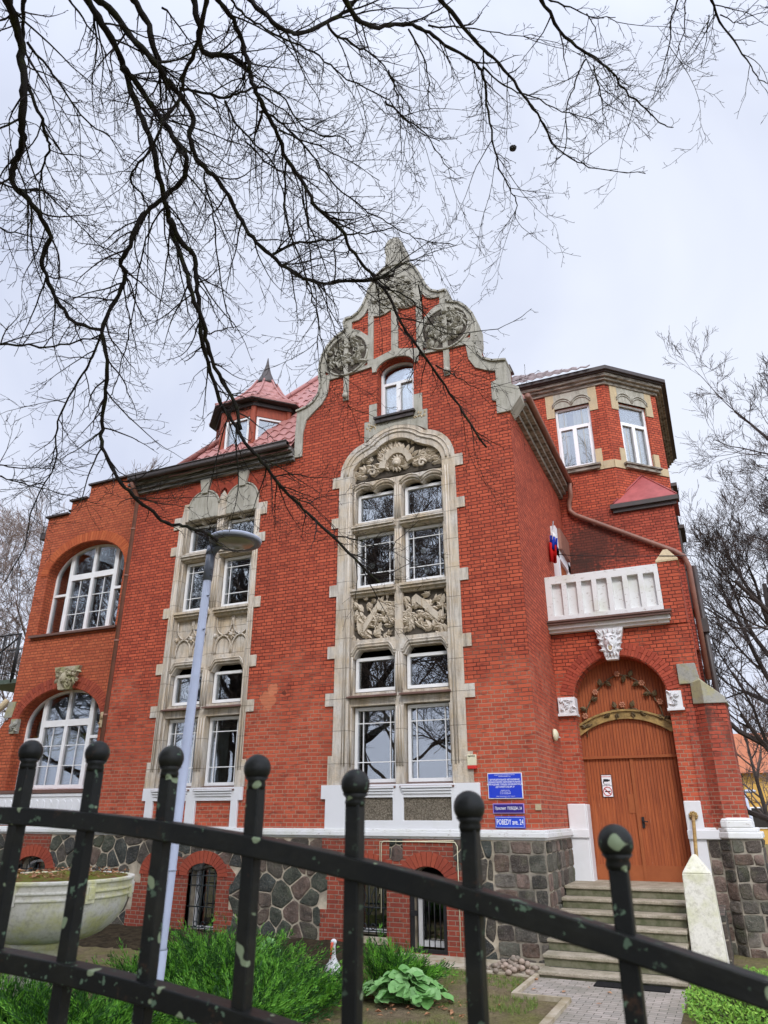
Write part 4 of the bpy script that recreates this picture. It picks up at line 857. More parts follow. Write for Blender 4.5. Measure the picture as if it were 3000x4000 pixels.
# --- door wall, arch, balcony
DY=2.30; ax0,ax1=.36,2.21; acx=(ax0+ax1)/2
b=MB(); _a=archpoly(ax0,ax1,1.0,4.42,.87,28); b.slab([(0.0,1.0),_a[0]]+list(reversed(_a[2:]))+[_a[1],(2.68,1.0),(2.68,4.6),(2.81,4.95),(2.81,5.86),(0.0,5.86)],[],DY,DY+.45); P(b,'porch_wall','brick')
b=MB(); voussoirs(b,acx,4.42,.945,.89,.27,DY-.02,DY+.05,42,PI*.04,PI*.96,.12,True); P(b,'brick_arch','vous')
b=MB(); b.box(.02,.37,DY-.05,DY+.02,1.0,2.42); b.box(.368,.40,DY-.045,DY+.34,1.02,2.415); b.box(0.02,.40,DY-.09,DY-.05,1.80,1.96); P(b,'painted_jamb','white',bevel=.015); b=MB()
b.box(2.20,2.50,DY-.05,DY+.30,1.0,2.46); b.box(2.19,2.76,DY-.10,DY-.05,1.80,1.96); P(b,'painted_jamb','white',bevel=.015)
for x0,x1 in ((.03,.38),(2.19,2.47)):
    b=MB(); b.box(x0,x1,DY-.07,DY+.25,4.17,4.50); b.box(x0-.02,x1+.02,DY-.09,DY+.25,4.12,4.17); relief(b,lambda x,z:True,(x0+.05,x1-.05,4.22,4.46),14,DY-.07,.06,.12,rnd,t=.03); P(b,'impost','white')
# carved mask keystone
b=MB(); b.slab([(1.13,5.20),(1.36,5.20),(1.54,5.86),(.96,5.86)],[],DY-.15,DY+.02)
b.ball((1.245,DY-.16,5.58),.155,14,10,(.85,.62,1.15)); b.ball((1.245,DY-.27,5.56),.035,8,6,(.75,1.0,1.6))
for s in (-1,1):
    b.ball((1.245+s*.065,DY-.245,5.63),.028,8,6); b.tube([(1.245+s*.02,DY-.26,5.675),(1.245+s*.10,DY-.24,5.69),(1.245+s*.14,DY-.2,5.65)],.014,5)
    for k in range(4): leaf(b,1.245+s*(.17-.02*k),5.72-.11*k,DY-.16,.13,(PI/2-s*.9)-s*.2*k,.5,.04)
mt_=[(1.245+.055*cos(t),DY-.235,5.43+.075*sin(t)) for t in [2*PI*i/14 for i in range(15)]]; b.tube(mt_,.018,6)
for k in range(5): leaf(b,1.245+(k-2)*.05,5.36,DY-.17,.12,-PI/2+(k-2)*.15,.5,.03)
for k in range(5): leaf(b,1.245+(k-2)*.08,5.74,DY-.17,.12,PI/2-(k-2)*.3,.5,.04)
P(b,'mask_keystone','white'); b=MB(); b.ball((1.245,DY-.215,5.43),.05,10,6,(1,.5,1.3)); P(b,'mask_mouth','buff')
# balcony parapet
b=MB(); slots=[rect(.14+k*.325,.14+k*.325+.22,6.24,6.96) for k in range(7)]
b.slab(rect(.0,2.40,6.10,7.14),slots,DY-.16,DY-.06); b.box(.0,2.40,DY-.06,DY-.02,6.1,7.14); 
P(b,'balcony_parapet','whitep',bevel=.006)
b=MB(); b.box(0,2.52,DY-.30,DY+.1,6.01,6.09); b.box(0,2.55,DY-.33,DY-.2,6.06,6.10); P(b,'balcony_flashing','sill')
b=MB(); b.box(0,2.50,DY-.22,DY+.1,5.93,6.01); b.box(0,2.47,DY-.14,DY+.1,5.865,5.93); b.box(0,2.4,DY-.02,DY+3,5.87,6.1); P(b,'balcony_slab','whitep')
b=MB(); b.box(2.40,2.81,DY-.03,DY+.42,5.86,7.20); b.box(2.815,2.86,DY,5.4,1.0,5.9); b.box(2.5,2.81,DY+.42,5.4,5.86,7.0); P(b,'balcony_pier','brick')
b=MB(); b.prism([(2.38,DY-.05),(2.83,DY-.05),(2.83,DY+.44),(2.38,DY+.44)],7.20,7.24); b.prism([(2.38,DY-.05),(2.83,DY-.05),(2.83,DY+.44),(2.38,DY+.44)],7.24,7.52,[(2.56,DY+.12),(2.65,DY+.12),(2.65,DY+.25),(2.56,DY+.25)]); P(b,'pier_cap','buff')
# buttress
bp0=[(2.50,DY-.02),(2.66,DY-.02),(2.86,DY-.20),(3.22,DY-.14),(3.28,DY+.5),(2.5,DY+.5)]
b=MB(); b.prism(bp0,1.96,4.22); b.box(2.5,2.7,DY-.004,DY+.4,4.2,4.9); P(b,'buttress','brick_rear')
b=MB(); b.add([(2.66,DY-.06,4.22),(2.86,DY-.24,4.20),(3.26,DY-.18,4.20),(3.32,DY+.5,4.20),(2.66,DY+.5,4.2),(3.24,DY-.16,4.32),(2.86,DY-.2,4.66),(2.66,DY-.04,4.64),(2.82,DY+.1,4.76),(3.26,DY+.5,4.36),(2.66,DY+.5,4.76)],[(0,4,3,2,1),(0,1,6,7),(1,2,5,6),(2,3,9,5),(6,5,9,8),(7,6,8),(7,8,10),(8,9,10),(3,4,10,9),(4,0,7,10)])
b.slab([(2.46,4.62),(2.70,4.62),(2.86,4.64),(2.81,5.02),(2.46,5.02)],[],DY-.06,DY+.4); P(b,'buttress_cap','capst',bevel=.02)
b=MB(); b.prism([(2.50,DY-.04),(2.72,DY-.04),(2.90,DY-.24),(3.40,DY-.16),(3.46,DY+.8),(2.5,DY+.8)],-.5,1.82); P(b,'buttress_base','mortar2')
b=MB(); b.prism([(2.48,DY-.07),(2.70,DY-.07),(2.88,DY-.29),(3.44,DY-.21),(3.50,DY+.8),(2.48,DY+.8)],1.82,1.93); b.prism([(2.48,DY-.05),(2.70,DY-.05),(2.87,DY-.26),(3.38,DY-.18),(3.44,DY+.8),(2.48,DY+.8)],1.93,2.0)
b.prism([(2.78,DY-.20),(2.89,DY-.25),(3.30,DY-.19),(3.36,DY+.6),(2.8,DY+.6)],2.0,2.12); b.prism([(2.78,DY-.20),(2.89,DY-.25),(3.30,DY-.19),(3.36,DY+.6),(2.8,DY+.6)],2.12,2.17,[(2.84,DY-.17),(2.92,DY-.21),(3.22,DY-.16),(3.28,DY+.6),(2.84,DY+.6)]); P(b,'buttress_plinth','whitep',bevel=.02)
# doors
d=MB(); d.slab(archpoly(ax0-.02,ax1+.1,3.31,4.42,.90,26),[],2.68,2.74); P(d,'door_tympanum','door')
for i,(x0,x1) in enumerate(((.33,1.31),(1.315,2.22))):
    d=MB(); d.box(x0,x1,2.68,2.73,1.04,3.28); o=P(d,'door_leaf','door')
    d=MB(); d.box(x0+.01,x1-.01,2.665,2.679,1.05,1.32); 
    if i==0: d.box(x1-.16,x1-.04,2.668,2.679,2.25,2.6); d.box(x1-.03,x1+.03,2.65,2.679,1.05,3.28)
    d.build('door_panel',M['doorplain'],o)
    if i:
        d=MB(); d.box(x0+.05,x0+.10,2.655,2.679,1.98,2.18); d.tube([(x0+.075,2.62,2.1),(x0+.17,2.62,2.09)],.011,6); d.tube([(x0+.075,2.66,2.1),(x0+.075,2.62,2.1)],.011,6); d.build('handle',M['black'],o)
b=MB(); b.box(.33,2.22,2.62,2.74,3.28,3.33); P(b,'door_transom','doorplain')
b=MB()
def band(r0,r1,y0,y1):
    cxx,zz_,Rr=1.27,2.55,1.62
    t0,t1=R(90-37),R(90+37); n=22
    b.slab([(cxx+(Rr+r0)*cos(t0+(t1-t0)*i/n),zz_+(Rr+r0)*sin(t0+(t1-t0)*i/n)) for i in range(n+1)]+[(cxx+(Rr+r1)*cos(t1-(t1-t0)*i/n),zz_+(Rr+r1)*sin(t1-(t1-t0)*i/n)) for i in range(n+1)],[],y0,y1)
band(-.12,-.08,2.60,2.679); band(-.079,.03,2.62,2.679); band(.031,.07,2.58,2.679); P(b,'door_arch_moulding','gold')
# wrought flowers on the tympanum
v_=MB(); lf=MB(); fl=MB(); YF=2.64
def flower(x,z):
    fl=MB()
    for k in range(6): q=2*PI*k/6; fl.ball((x+.042*cos(q),YF-.03,z+.042*sin(q)),.026,6,5)
    fl.ball((x,YF-.04,z),.018,6,5); P(fl,'wrought_flower','pink')
def bud(x,z,a): leaf(lf,x,z,YF-.015,.16,a,.62,.045); leaf(lf,x,z,YF-.03,.11,a+.5,.55,.04)
arcp=[(.50,3.72),(.50,4.05),(.53,4.25),(.62,4.42),(.74,4.60),(.90,4.76),(1.06,4.88),(1.24,4.96),(1.44,4.93),(1.62,4.82),(1.78,4.66),(1.92,4.46),(2.02,4.24),(2.06,4.0),(2.08,3.78)]
v_.tube([(a,YF,b_) for a,b_ in arcp],.014,6)
for x,z in ((.50,4.14),(.76,4.62),(1.25,4.97),(1.72,4.75),(2.03,4.35),(1.28,4.33)): flower(x,z)
for x,z,a in ((.50,3.9,2.6),(.50,3.9,.5),(.55,4.28,2.9),(.66,4.45,.4),(.88,4.75,1.6),(.98,4.82,-.6),(1.5,4.9,1.2),(1.38,4.93,-1.8),(1.66,4.78,-2.6),(1.86,4.54,3.3),(1.92,4.46,1.2),(2.06,4.02,2.6),(2.06,3.98,.6)): bud(x,z,a)
v_.tube([(1.30,YF,4.13),(1.29,YF,4.33)],.012,6)
for s in (-1,1):
    v_.tube([(1.30,YF,4.13),(1.30+s*.05,YF,4.22),(1.30+s*.14,YF,4.26),(1.30+s*.24,YF,4.24),(1.30+s*.30,YF,4.18)],.012,6); v_.tube([(1.30,YF,4.13),(1.30+s*.08,YF,4.20),(1.30+s*.14,YF,4.18)],.010,6)
    bud(1.30+s*.30,4.18,-PI/2+s*.9); bud(1.30+s*.14,4.17,-PI/2+s*.3); bud(1.30+s*.16,4.27,PI/2-s*.3)
P(v_,'wrought_vine','leafgold'); P(lf,'wrought_leaves','leafgold')
# --- rear wall above the balcony and the octagonal tower
TW=5.40; c1x=1.60; c2x,c2y=2.92,6.72
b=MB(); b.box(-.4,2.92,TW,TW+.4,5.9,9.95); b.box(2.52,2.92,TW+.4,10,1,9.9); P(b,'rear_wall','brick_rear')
b=MB()
wl=(.11+.03,1.10); zt0,zt1=11.30,13.30
b.slab([(-2.2,9.95),(c1x,9.95),(c1x,14.0),(-2.2,14.0)],[rect(.13,1.13,zt0,zt1)],TW,TW+.3); 
X45=Matrix.Translation((c1x,TW,0))@Matrix.Rotation(R(45),4,'Z')
t=MB(X45); t.slab([(0,9.95),(1.87,9.95),(1.87,14.0),(0,14.0)],[rect(.42,1.42,zt0,zt1)],0,.3)
o=len(b.v); b.v+=[tuple(X45@Vector(v)) for v in t.v]; b.f+=[tuple(i+o for i in f) for f in t.f]; b.sm+=t.sm
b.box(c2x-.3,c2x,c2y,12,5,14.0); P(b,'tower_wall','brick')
def towerstone(X,wx0,wx1,a,bx):
    t=MB(X)
    t.slab([(a,13.02),(a,13.92),(bx,13.92),(bx,13.02)],[],-.02,.05) if False else None
    t.slab([(a,13.35),(wx0-.22,13.35),(wx0-.22,13.14),(wx0-.0,13.14),(wx0-.0,13.30),(wx1,13.30),(wx1,13.14),(wx1+.22,13.14),(wx1+.22,13.35),(bx,13.35),(bx,13.14),(bx+.001,13.10)]+[(bx,13.90) if False else (bx,13.36)],[],-.02,.05) if False else None
    for s,x in ((-1,wx0),(1,wx1)):
        xo=x+s*.24; t=MB(X); t.slab([(x,13.02),(x,13.80),(xo,13.80),(xo,13.02)] ,[],-.025,.05)
        t.build('tower_stonework',M['buff'],V); t=MB(X); t.slab([(x,11.10),(x,11.75),(x+s*.18,11.75),(x+s*.18,11.10)],[],-.025,.05); t.build('tower_stonework',M['buff'],V)
    t=MB(X); t.slab([(wx0+.002,13.30),(wx0+.002,13.80),(wx1-.002,13.80),(wx1-.002,13.30)],[],-.022,.05); t.build('tower_stonework',M['render'],V); t=MB(X)
    t.slab([(a,11.10),(a,11.34),(wx0-.185,11.34),(wx0-.185,11.10)],[],-.028,.05); t.build('tower_stonework',M['buff'],V); t=MB(X); t.slab([(wx1+.185,11.10),(wx1+.185,11.34),(bx,11.34),(bx,11.10)],[],-.028,.05)
    o=t.build('tower_stonework',M['buff'],V)
    t=MB(X); t.box(wx0-.12,wx1+.12,-.16,.1,11.22,11.27); t.box(wx0-.08,wx1+.08,-.11,.1,11.12,11.22); t.build('tower_sill',M['cornice2'],V)
    m=(wx0+wx1)/2; t=MB(X); pts=[]
    for aa,bb in ((wx0-.05,m),(m,wx1+.05)):
        for i in range(9): u=i/8; pts.append((aa+(bb-aa)*u,-.03,13.34+.20*(sin(PI*u)**.6)))
    t.tube(pts,.022,6); t.tube([(p[0],-.04,p[2]+.07) for p in pts],.022,6); t.build('hood_moulding',M['render'],V)
    window(wx0,wx1,zt0,zt1,.08,xf=X,bars_v=((m,zt0,zt0+1.30,.055),(wx0+.08,zt0,zt0+1.3,.03),(wx1-.08,zt0,zt0+1.3,.03)),bars_h=((zt0+1.34,wx0+.03,wx1-.03,.05),(zt0+.08,wx0+.04,wx1-.04,.03)))
towerstone(Matrix.Translation((0,TW,0)),.13,1.13,-.3,c1x-.0); towerstone(X45,.42,1.42,.0,1.86)
def oct_ring(d): # footprint offset outward by d
    k=math.tan(R(22.5))*d; return [(-2.3,TW-d),(c1x+k,TW-d),(c2x+d,c2y-k),(c2x+d,12),(-2.3,12)]
b=MB(); b.prism(oct_ring(.06),13.80,13.90); b.prism(oct_ring(.14),13.90,13.98); b.prism(oct_ring(.22),13.98,14.08); P(b,'tower_cornice','cornice2',bevel=.012)
b=MB(); b.prism(oct_ring(.28),14.08,14.12); b.prism(oct_ring(.35),14.12,14.23); P(b,'tower_gutter','metal_dark')
b=MB(); f=oct_ring(.34); ap=(-.3,6.6,14.9); b.add([(*p,14.235) for p in f]+[ap,(-2.3,6.6,14.9)],[(0,1,5,6),(1,2,5),(2,3,5)])
tiles(b,(-2.3,TW-.42,14.25),(1,0,0),(0,1,1.05),14,6,.26,.17,.02,.014,clip=lambda a,s:s<.95*(1-max(0,a-1.3)/2.4)); P(b,'tower_roof','tile_grey')
# squinch roof
b=MB(); b.add([(1.42,TW-.10,9.98),(3.04,TW-.10,9.98),(3.04,6.9,9.98),(2.22,6.0,10.95),(1.42,TW-.1,9.94),(3.04,TW-.1,9.94),(3.04,6.9,9.94)],[(0,1,3),(1,2,3),(4,6,5),(0,4,5,1),(1,5,6,2)]); b.tube([(3.04,TW-.1,9.99),(2.24,6.0,10.97)],.02,5); b.tube([(1.42,TW-.1,9.99),(2.22,5.98,10.97)],.025,5); P(b,'squinch_roof','redmetal')
b=MB(); b.box(1.34,3.06,TW-.16,TW,9.82,9.94); b.box(1.40,3.0,TW-.08,TW,9.72,9.82); P(b,'squinch_ledge','metal_dark')
# hood ledges on the right flank (seen edge on)
for z in (10.9,9.6,8.4,5.6):
    b=MB(); b.box(2.925,3.09,6.9,8.2,z,z+.10); b.slab([(2.92,z-1.1),(2.97,z-1.1),(2.97,z),(2.92,z)],[],6.95,8.0); P(b,'flank_hood','metal_dark')
b=MB(); b.tube([(3.14,6.4,8.3),(3.16,6.35,2.0)],.07,8); b.box(3.02,3.24,6.25,6.5,6.5,6.85); P(b,'downpipe','metal_dark')
# tower interiors
b=MB(); b.box(-.2,1.5,TW+.9,TW+.95,11,13.6); P(b,'tower_interior','roomlight'); b=MB(X45); b.box(.3,1.6,.9,.95,11,13.6); b.build('tower_interior',M['roomlight'],V)
# balcony door with white surround on the side wall
b=MB(); b.box(0.0,.06,3.75,4.9,6.1,8.10); P(b,'balcony_door','doorplain'); b=MB()
for y0,y1,z0,z1 in ((3.5,3.75,6.9,8.9),(4.9,5.25,6.6,8.9),(3.5,5.25,8.1,8.35)): b.box(.002,.12,y0,y1,z0,z1)
P(b,'balcony_door_surround','white'); b=MB(); b.box(.0,.2,3.75,4.9,8.35,8.9); P(b,'balcony_door_hood','pipe')
# cables and conduit
b=MB(); b.tube([(-3.02,-.075,.6),(-3.02,-.075,1.73),(-2.98,-.08,1.765),(-1.58,-.08,1.765),(-1.54,-.075,1.70),(-1.54,-.075,.1)],.010,6); b.tube([(-3.05,-.075,.9),(-3.05,-.075,1.76),(-1.6,-.08,1.79)],.008,6)
b.box(-1.42,-1.33,-.08,-.03,1.45,1.62); P(b,'wall_conduit','cream')
b=MB(); b.tube([(.12,3.1,8.0),(.6,3.0,7.86),(1.6,2.7,7.6),(2.5,2.3,7.35),(3.3,2.2,7.2)],.009,5); P(b,'overhead_cable','black')
# ================= steps, obelisk, handrail =================
st=thing('stone_stair','worn mossy concrete stair of seven steps climbing to the arched door','stair',(0,0,0))
for k in range(7):
    z=1.05-.16*k; y=1.15-.38*k; b=MB(); x0=.04 if k<4 else .0; nxt=2.70 if k==0 else y+.40
    b.box(x0,2.08,y,nxt,z-.05,z); o=b.build('step',M['step'],st,bevel=.012); b=MB(); b.box(x0+.02,2.07,y+.035,nxt-.002,z-.158 if k<6 else -.02,z-.052); b.build('riser',M['riser'],o)
b=MB(); b.box(.03,2.08,2.35,2.66,1.0,1.046); b.build('landing',M['step'],st)
ob=thing('stone_obelisk_post','whitewashed stone post with pointed top stained green beside the stair','post',(2.34,.3,0))
b=MB(); b.prism([(-.25,-.2),(.25,-.2),(.27,.25),(-.27,.25)],-.1,1.36,[(-.215,-.16),(.215,-.16),(.215,.2),(-.215,.2)]); b.prism([(-.215,-.16),(.215,-.16),(.215,.2),(-.215,.2)],1.362,1.63,[(-.03,-.03),(.03,-.03),(.03,.03),(-.03,.03)]); b.build('post_body',M['obelisk'],ob,bevel=.015)
b=MB(); b.box(-.20,.30,.25,1.9,-.1,.75); b.build('stair_cheek',M['ashlar'],ob)
hr=thing('brass_handrail','dull brass handrail with round wall rosette above the white post','handrail',(2.34,2.2,2.2))
b=MB(); b.tube([(0,0,0),(0.0,-.3,-.12),(0,-1.0,-.52),(0,-1.75,-.93)],.032,10); b.build('rail',M['gold'],hr)
b=MB(); b.ball((0,.02,0),.05,10,6); 
for k in range(9): q=2*PI*k/9; b.ball((.06*cos(q),.03,.06*sin(q)),.026,6,5)
b.build('rosette',M['gold'],hr)
# ================= things on the wall =================
def text(s,size,loc,rot,mat,parent,name='lettering',sx=1,bold=0,align='CENTER',font=None):
    c=bpy.data.curves.new(name,'FONT'); c.body=s; c.size=size; c.align_x=align; c.align_y='CENTER'; c.extrude=.0015; c.offset=bold; c.resolution_u=2
    o=bpy.data.objects.new(name,c); COL.objects.link(o); bpy.context.view_layer.update(); dg=bpy.context.evaluated_depsgraph_get(); me=bpy.data.meshes.new_from_object(o.evaluated_get(dg)); bpy.data.objects.remove(o); 
    me.materials.clear(); me.materials.append(M[mat]); ob_=bpy.data.objects.new(name,me); COL.objects.link(ob_); ob_.parent=parent; ob_.location=loc; ob_.rotation_euler=rot; ob_.scale=(sx,1,1); return ob_
XR=(R(90),0,0)
def sign(name,label,x0,x1,z0,z1,face,edge,lines,group='signs beside the entrance corner'):
    t=thing(name,label,'sign',((x0+x1)/2,-.02,(z0+z1)/2),0,group); w=(x1-x0)/2; h=(z1-z0)/2
    b=MB(); b.box(-w,w,-.008,.02,-h,h); b.build('sign_edge',M[edge],t); b=MB(); b.box(-w+.012,w-.012,-.012,-.008,-h+.012,h-.012); b.build('sign_face',M[face],t)
    for s,sz,z,sx,bo in lines: text(s,sz,(0,-.0125,z),XR,'letter',t,sx=sx,bold=bo)
    return t
sign('name_sign','large blue notice board with white Cyrillic text, topmost of the three signs',-.93,-.30,2.48,2.91,'blue','letter',[
 ("АДМИНИСТРАЦИЯ ГОРОДСКОГО ОКРУГА",.020,.180,.9,0),("«ГОРОД КАЛИНИНГРАД»",.020,.155,.9,0),
 ("МУНИЦИПАЛЬНОЕ АВТОНОМНОЕ",.038,.100,.86,.0006),("ДОШКОЛЬНОЕ ОБРАЗОВАТЕЛЬНОЕ",.038,.060,.86,.0006),("УЧРЕЖДЕНИЕ ГОРОДА КАЛИНИНГРАДА",.038,.020,.86,.0006),("ДЕТСКИЙ САД № 27",.038,-.020,.9,.0006),
 ("РЕЖИМ РАБОТЫ",.022,-.080,.9,0),("ПН-ПТ: 07:00 до 19:00",.022,-.107,.9,0),("СБ, ВС: ВЫХОДНОЙ",.022,-.133,.9,0),("236010, г. Калининград, проспект Победы, 24",.017,-.175,.95,0),("тел.",.016,-.193,.95,0)])
sign('street_name_sign','dark navy street name sign with lilac edge, middle of the three signs',-.86,-.30,2.24,2.40,'navy','violet',[("Проспект  ПОБЕДЫ, 24",.066,0,.66,.0006)])
sign('street_name_sign','bright blue sign reading POBEDY ave. 24 in Latin letters, lowest of the three signs',-.83,-.30,2.00,2.19,'blue2','blue2',[("POBEDY ave. 24",.125,0,.56,.0012)])
for o in list(COL.objects):
    if o.get('label','').startswith('bright blue sign reading'):
        b=MB(); b.tube([(-.25,-.014,-.08),(.25,-.014,-.08),(.255,-.014,.08),(-.25,-.014,.08),(-.25,-.014,-.08)],.004,4); b.build('sign_border',M['letter'],o)
fa=thing('alarm_box','small cream alarm box with red lamp strip beside the carved window','alarm',(-1.20,-.05,3.12)); b=MB(); b.box(-.085,.085,-.03,.03,-.07,.12); b.build('alarm_case',M['cream'],fa,bevel=.006); b=MB(); b.box(-.085,.085,-.035,.03,-.13,-.072); b.build('alarm_lamp',M['red'],fa,bevel=.006)
text("ВЫХОД",.035,(0,-.032,.09),XR,'ink',fa)
b=MB(); b.box(-.10,.0,-.01,.02,-.05,.05); o=b.build('wall_plaque',M['buff'],None,(0.0,-.015,2.34)); tag(o,'small buff stone plate let into the brick corner near the signs','plaque')
wl_=thing('wall_lamp','small round white bulkhead lamp on the brick beside the entrance arch','lamp',(.02,1.55,3.68)); b=MB(Matrix.Rotation(R(90),4,'Y')); b.lathe([(.12,0),(.12,.03),(.10,.06),(.05,.085)],18); b.build('lamp_shade',M['cream'],wl_); b=MB(); b.box(-.02,.02,.1,.55,-.01,.01); b.build('cable',M['letter'],wl_)
ns=thing('warning_sign','white notice on the door with camera picture above a no smoking circle','sign',(.78,2.672,2.76)); b=MB(); b.box(-.105,.105,-.006,.004,-.215,.215); b.build('sign_face',M['letter'],ns); b=MB(); 
for k in (-1,1): b.box(-.105,.105,-.0065,.0,k*.210-.006,k*.210+.006); b.box(k*.100-.005,k*.100+.005,-.0067,.0,-.215,.215)
b.box(-.06,.03,-.010,-.006,.08,.13); b.box(.03,.065,-.010,-.006,.09,.12); b.box(-.07,-.055,-.010,-.006,.045,.10); b.box(-.05,.055,-.010,-.006,-.115,-.095); b.build('pictogram',M['ink'],ns)
b=MB(); b.tube([(.082*cos(t),-.010,-.105+.082*sin(t)) for t in [2*PI*i/24 for i in range(25)]],.007,5); b.tube([(-.058,-.012,-.047),(.058,-.012,-.163)],.007,5); b.build('ban_ring',M['red'],ns)
text("ВНИМАНИЕ!",.033,(0,-.008,.175),XR,'red',ns); text("ВЕДЕТСЯ",.024,(0,-.008,.03),XR,'ink',ns); text("ВИДЕОНАБЛЮДЕНИЕ",.018,(0,-.008,.005),XR,'ink',ns)
fl_=thing('flag','limp white, blue and red flag on a short pole by the balcony','flag',(.02,3.05,7.86)); b=MB(); b.tube([(0,0,0),(.16,-.06,.95)],.015,8); b.build('flagpole',M['alu'],fl_)
for i,(mt,za,zb) in enumerate((('flag_w',.72,.50),('flag_b',.62,.26),('flag_r',.44,-.06))):
    b=MB(); vs=[];n=9
    for j in range(n):
        u=j/(n-1); x=.13-.04*i+.20*u*(1 if i else .6)-.05; y=-.05-.09*u+.05*sin(u*9+i); vs+=[(x,y,za-.16*u),(x-.03,y+.015,zb-.10*u)]
    b.add(vs,[(2*j,2*j+2,2*j+3,2*j+1) for j in range(n-1)],True); o=b.build('flag_stripe',M[mt],fl_); sm=o.modifiers.new('solid','SOLIDIFY'); sm.thickness=.012
# curtains hung behind the glass
def curtain(label,x0,x1,z0,z1,y,mat,xf=None,wave=.03,n=None,scal=0):
    n=n or max(8,int((x1-x0)*26)); vs=[]
    for i in range(n+1):
        x=x0+(x1-x0)*i/n; yy=y+wave*sin(i*1.9)+wave*.4*sin(i*.73); vs+=[(x,yy,z1),(x,yy,z0+scal*abs(sin(i*.5)))]
    b=MB(xf); b.add(vs,[(2*i,2*i+2,2*i+3,2*i+1) for i in range(n)],True); o=b.build('curtain',M[mat],None); s=o.modifiers.new('solid','SOLIDIFY'); s.thickness=.008
    return tag(o,label,'curtain')
curtain('yellow green cafe curtain in the lower arched bay window',-13.3,-10.8,3.55,4.12,.58,'c_yellow')
curtain('pale net curtain above the yellow one in the arched bay window',-13.0,-11.0,4.13,5.05,.62,'c_lace')
curtain('grey lace valance in the left light of the main lower window',-3.7,-2.85,3.70,4.25,.42,'c_grey',scal=.06)
curtain('grey lace valance in the right light of the main lower window',-2.55,-1.68,3.70,4.25,.42,'c_grey',scal=.06)
curtain('grey net curtain drawn aside in the right light of the lower twin window',-7.36,-7.0,2.8,4.2,.45,'c_grey')
curtain('pale net curtain in the arched gable window',GX-.40,GX+.40,10.95,12.0,.34,'c_lace')
curtain('cream curtain in the left tower window',.62,1.08,zt0,zt1,TW+.17,'c_cream'); curtain('cream curtain half drawn at the left edge of the left tower window',.16,.42,zt0,zt1,TW+.17,'c_cream')
curtain('cream curtain filling the right tower window',.47,1.38,zt0,12.55,.17,'c_cream',xf=X45)
for i,(x,z,r,w) in enumerate(((-3.42,7.32,.085,'left light, largest'),(-3.22,7.18,.055,'left light, beside the largest'),(-2.36,7.22,.06,'right light, lower middle'),(-2.12,7.02,.06,'right light, lowest'),(-2.18,7.50,.075,'right light, topmost'))):
    b=MB()
    for k in range(6): q=PI*k/6; b.tube([(x-r*cos(q),.272,z-r*sin(q)),(x+r*cos(q),.272,z+r*sin(q))],.006,4)
    b.tube([(x+r*.7*cos(t),.272,z+r*.7*sin(t)) for t in [2*PI*k/14 for k in range(15)]],.010,4); o=b.build('paper_snowflake',M['letter'],None); tag(o,'white paper snowflake on the upper main window, '+w,'decoration','paper snowflakes on the upper main window')
# ================= ground, path, garden =================
def at(px,py,dist=None,Y=None,Z=None):
    """a point seen at native pixel px,py of the photograph: by distance along the view axis, or on a plane"""
    F=Vector((cos(HEAD)*cos(PITCH),sin(HEAD)*cos(PITCH),sin(PITCH))); Rr=Vector((sin(HEAD),-cos(HEAD),0)); Up=Rr.cross(F)
    d=F+Rr*((px-1500)/FPX)-Up*((py-2000)/FPX)
    if Y is not None: t=(Y-CAM.y)/d.y
    elif Z is not None: t=(Z-CAM.z)/d.z
    else: t=dist
    return CAM+d*t
b=MB(); n=60
vs=[];S=300
b.add([(-S,-S,-.012),(S,-S,-.012),(S,S,-.012),(-S,S,-.012)],[(0,1,2,3)]); struct(b.build('ground','ground'))
b=MB(); vs=[];fs=[]; nx,ny=90,60
for j in range(ny+1):
    for i in range(nx+1):
        x=-9+10.9*i/nx; y=-8+7.9*j/ny; e=min(i,nx-i,j,ny-j)/4; z=.0+.05*noise.noise(Vector((x*.8,y*.8,0)))+.02*noise.noise(Vector((x*5,y*5,1)))
        if x>-.15 or (y>-1.2 and x>-2.9): z=-.03
        if y>-1.6 and x<-3: z+=.06*min(1,(y+1.6)/.6)
        vs.append((x,y,z*min(1,e)-.004 if e<1 else z))
for j in range(ny):
    for i in range(nx): a=j*(nx+1)+i; fs.append((a,a+1,a+nx+2,a+nx+1))
b.add(vs,fs,True); struct(b.build('garden_soil','ground'))
b=MB(); vs=[];fs=[]
for j in range(9):
    for i in range(91):
        x=-14+11.1*i/90; y=-1.9+1.84*j/8; vs.append((x,y,-.01+.12*sin(min(1,j/5)*PI/2)+.03*noise.noise(Vector((x*4,y*4,7)))*(j>0)))
for j in range(8):
    for i in range(90): a=j*91+i; fs.append((a,a+1,a+92,a+91))
b.add(vs,fs,True); struct(b.build('soil_bank','soil'))
b=MB(); b.prism([(0.0,-2.39),(.0,-1.05),(.0,1.0),(2.08,1.0),(2.08,-1.05),(2.08,-11),(.74,-11),(.74,-2.39)],-.02,.006); struct(b.build('path','paver'))
b=MB(); b.prism([(-2.75,-1.0),(-.03,-1.08),(-.03,-.06),(-2.75,-.06)],-.02,.012); struct(b.build('pavement','concrete2'))
kb=thing('path_kerb','pale narrow concrete kerb edging the paved path','kerb',(0,-2.4,0))
b=MB(); b.box(-.05,.02,.0,1.35,-.05,.05); b.build('kerb_stone',M['concrete2'],kb); b=MB(); b.box(-.05,.72,-.05,.0,-.05,.045); b.build('kerb_stone',M['concrete2'],kb); b=MB(); b.box(.64,.74,-8,-.052,-.05,.05); b.build('kerb_stone',M['concrete2'],kb)
b=MB(); 
for k in range(14): b.box(.85+.0,1.85,-1.42+k*.024,-1.42+k*.024+.013,.006,.022)
for k in range(20): b.box(.85+k*.05,.85+k*.05+.02,-1.42,-1.09,.006,.018)
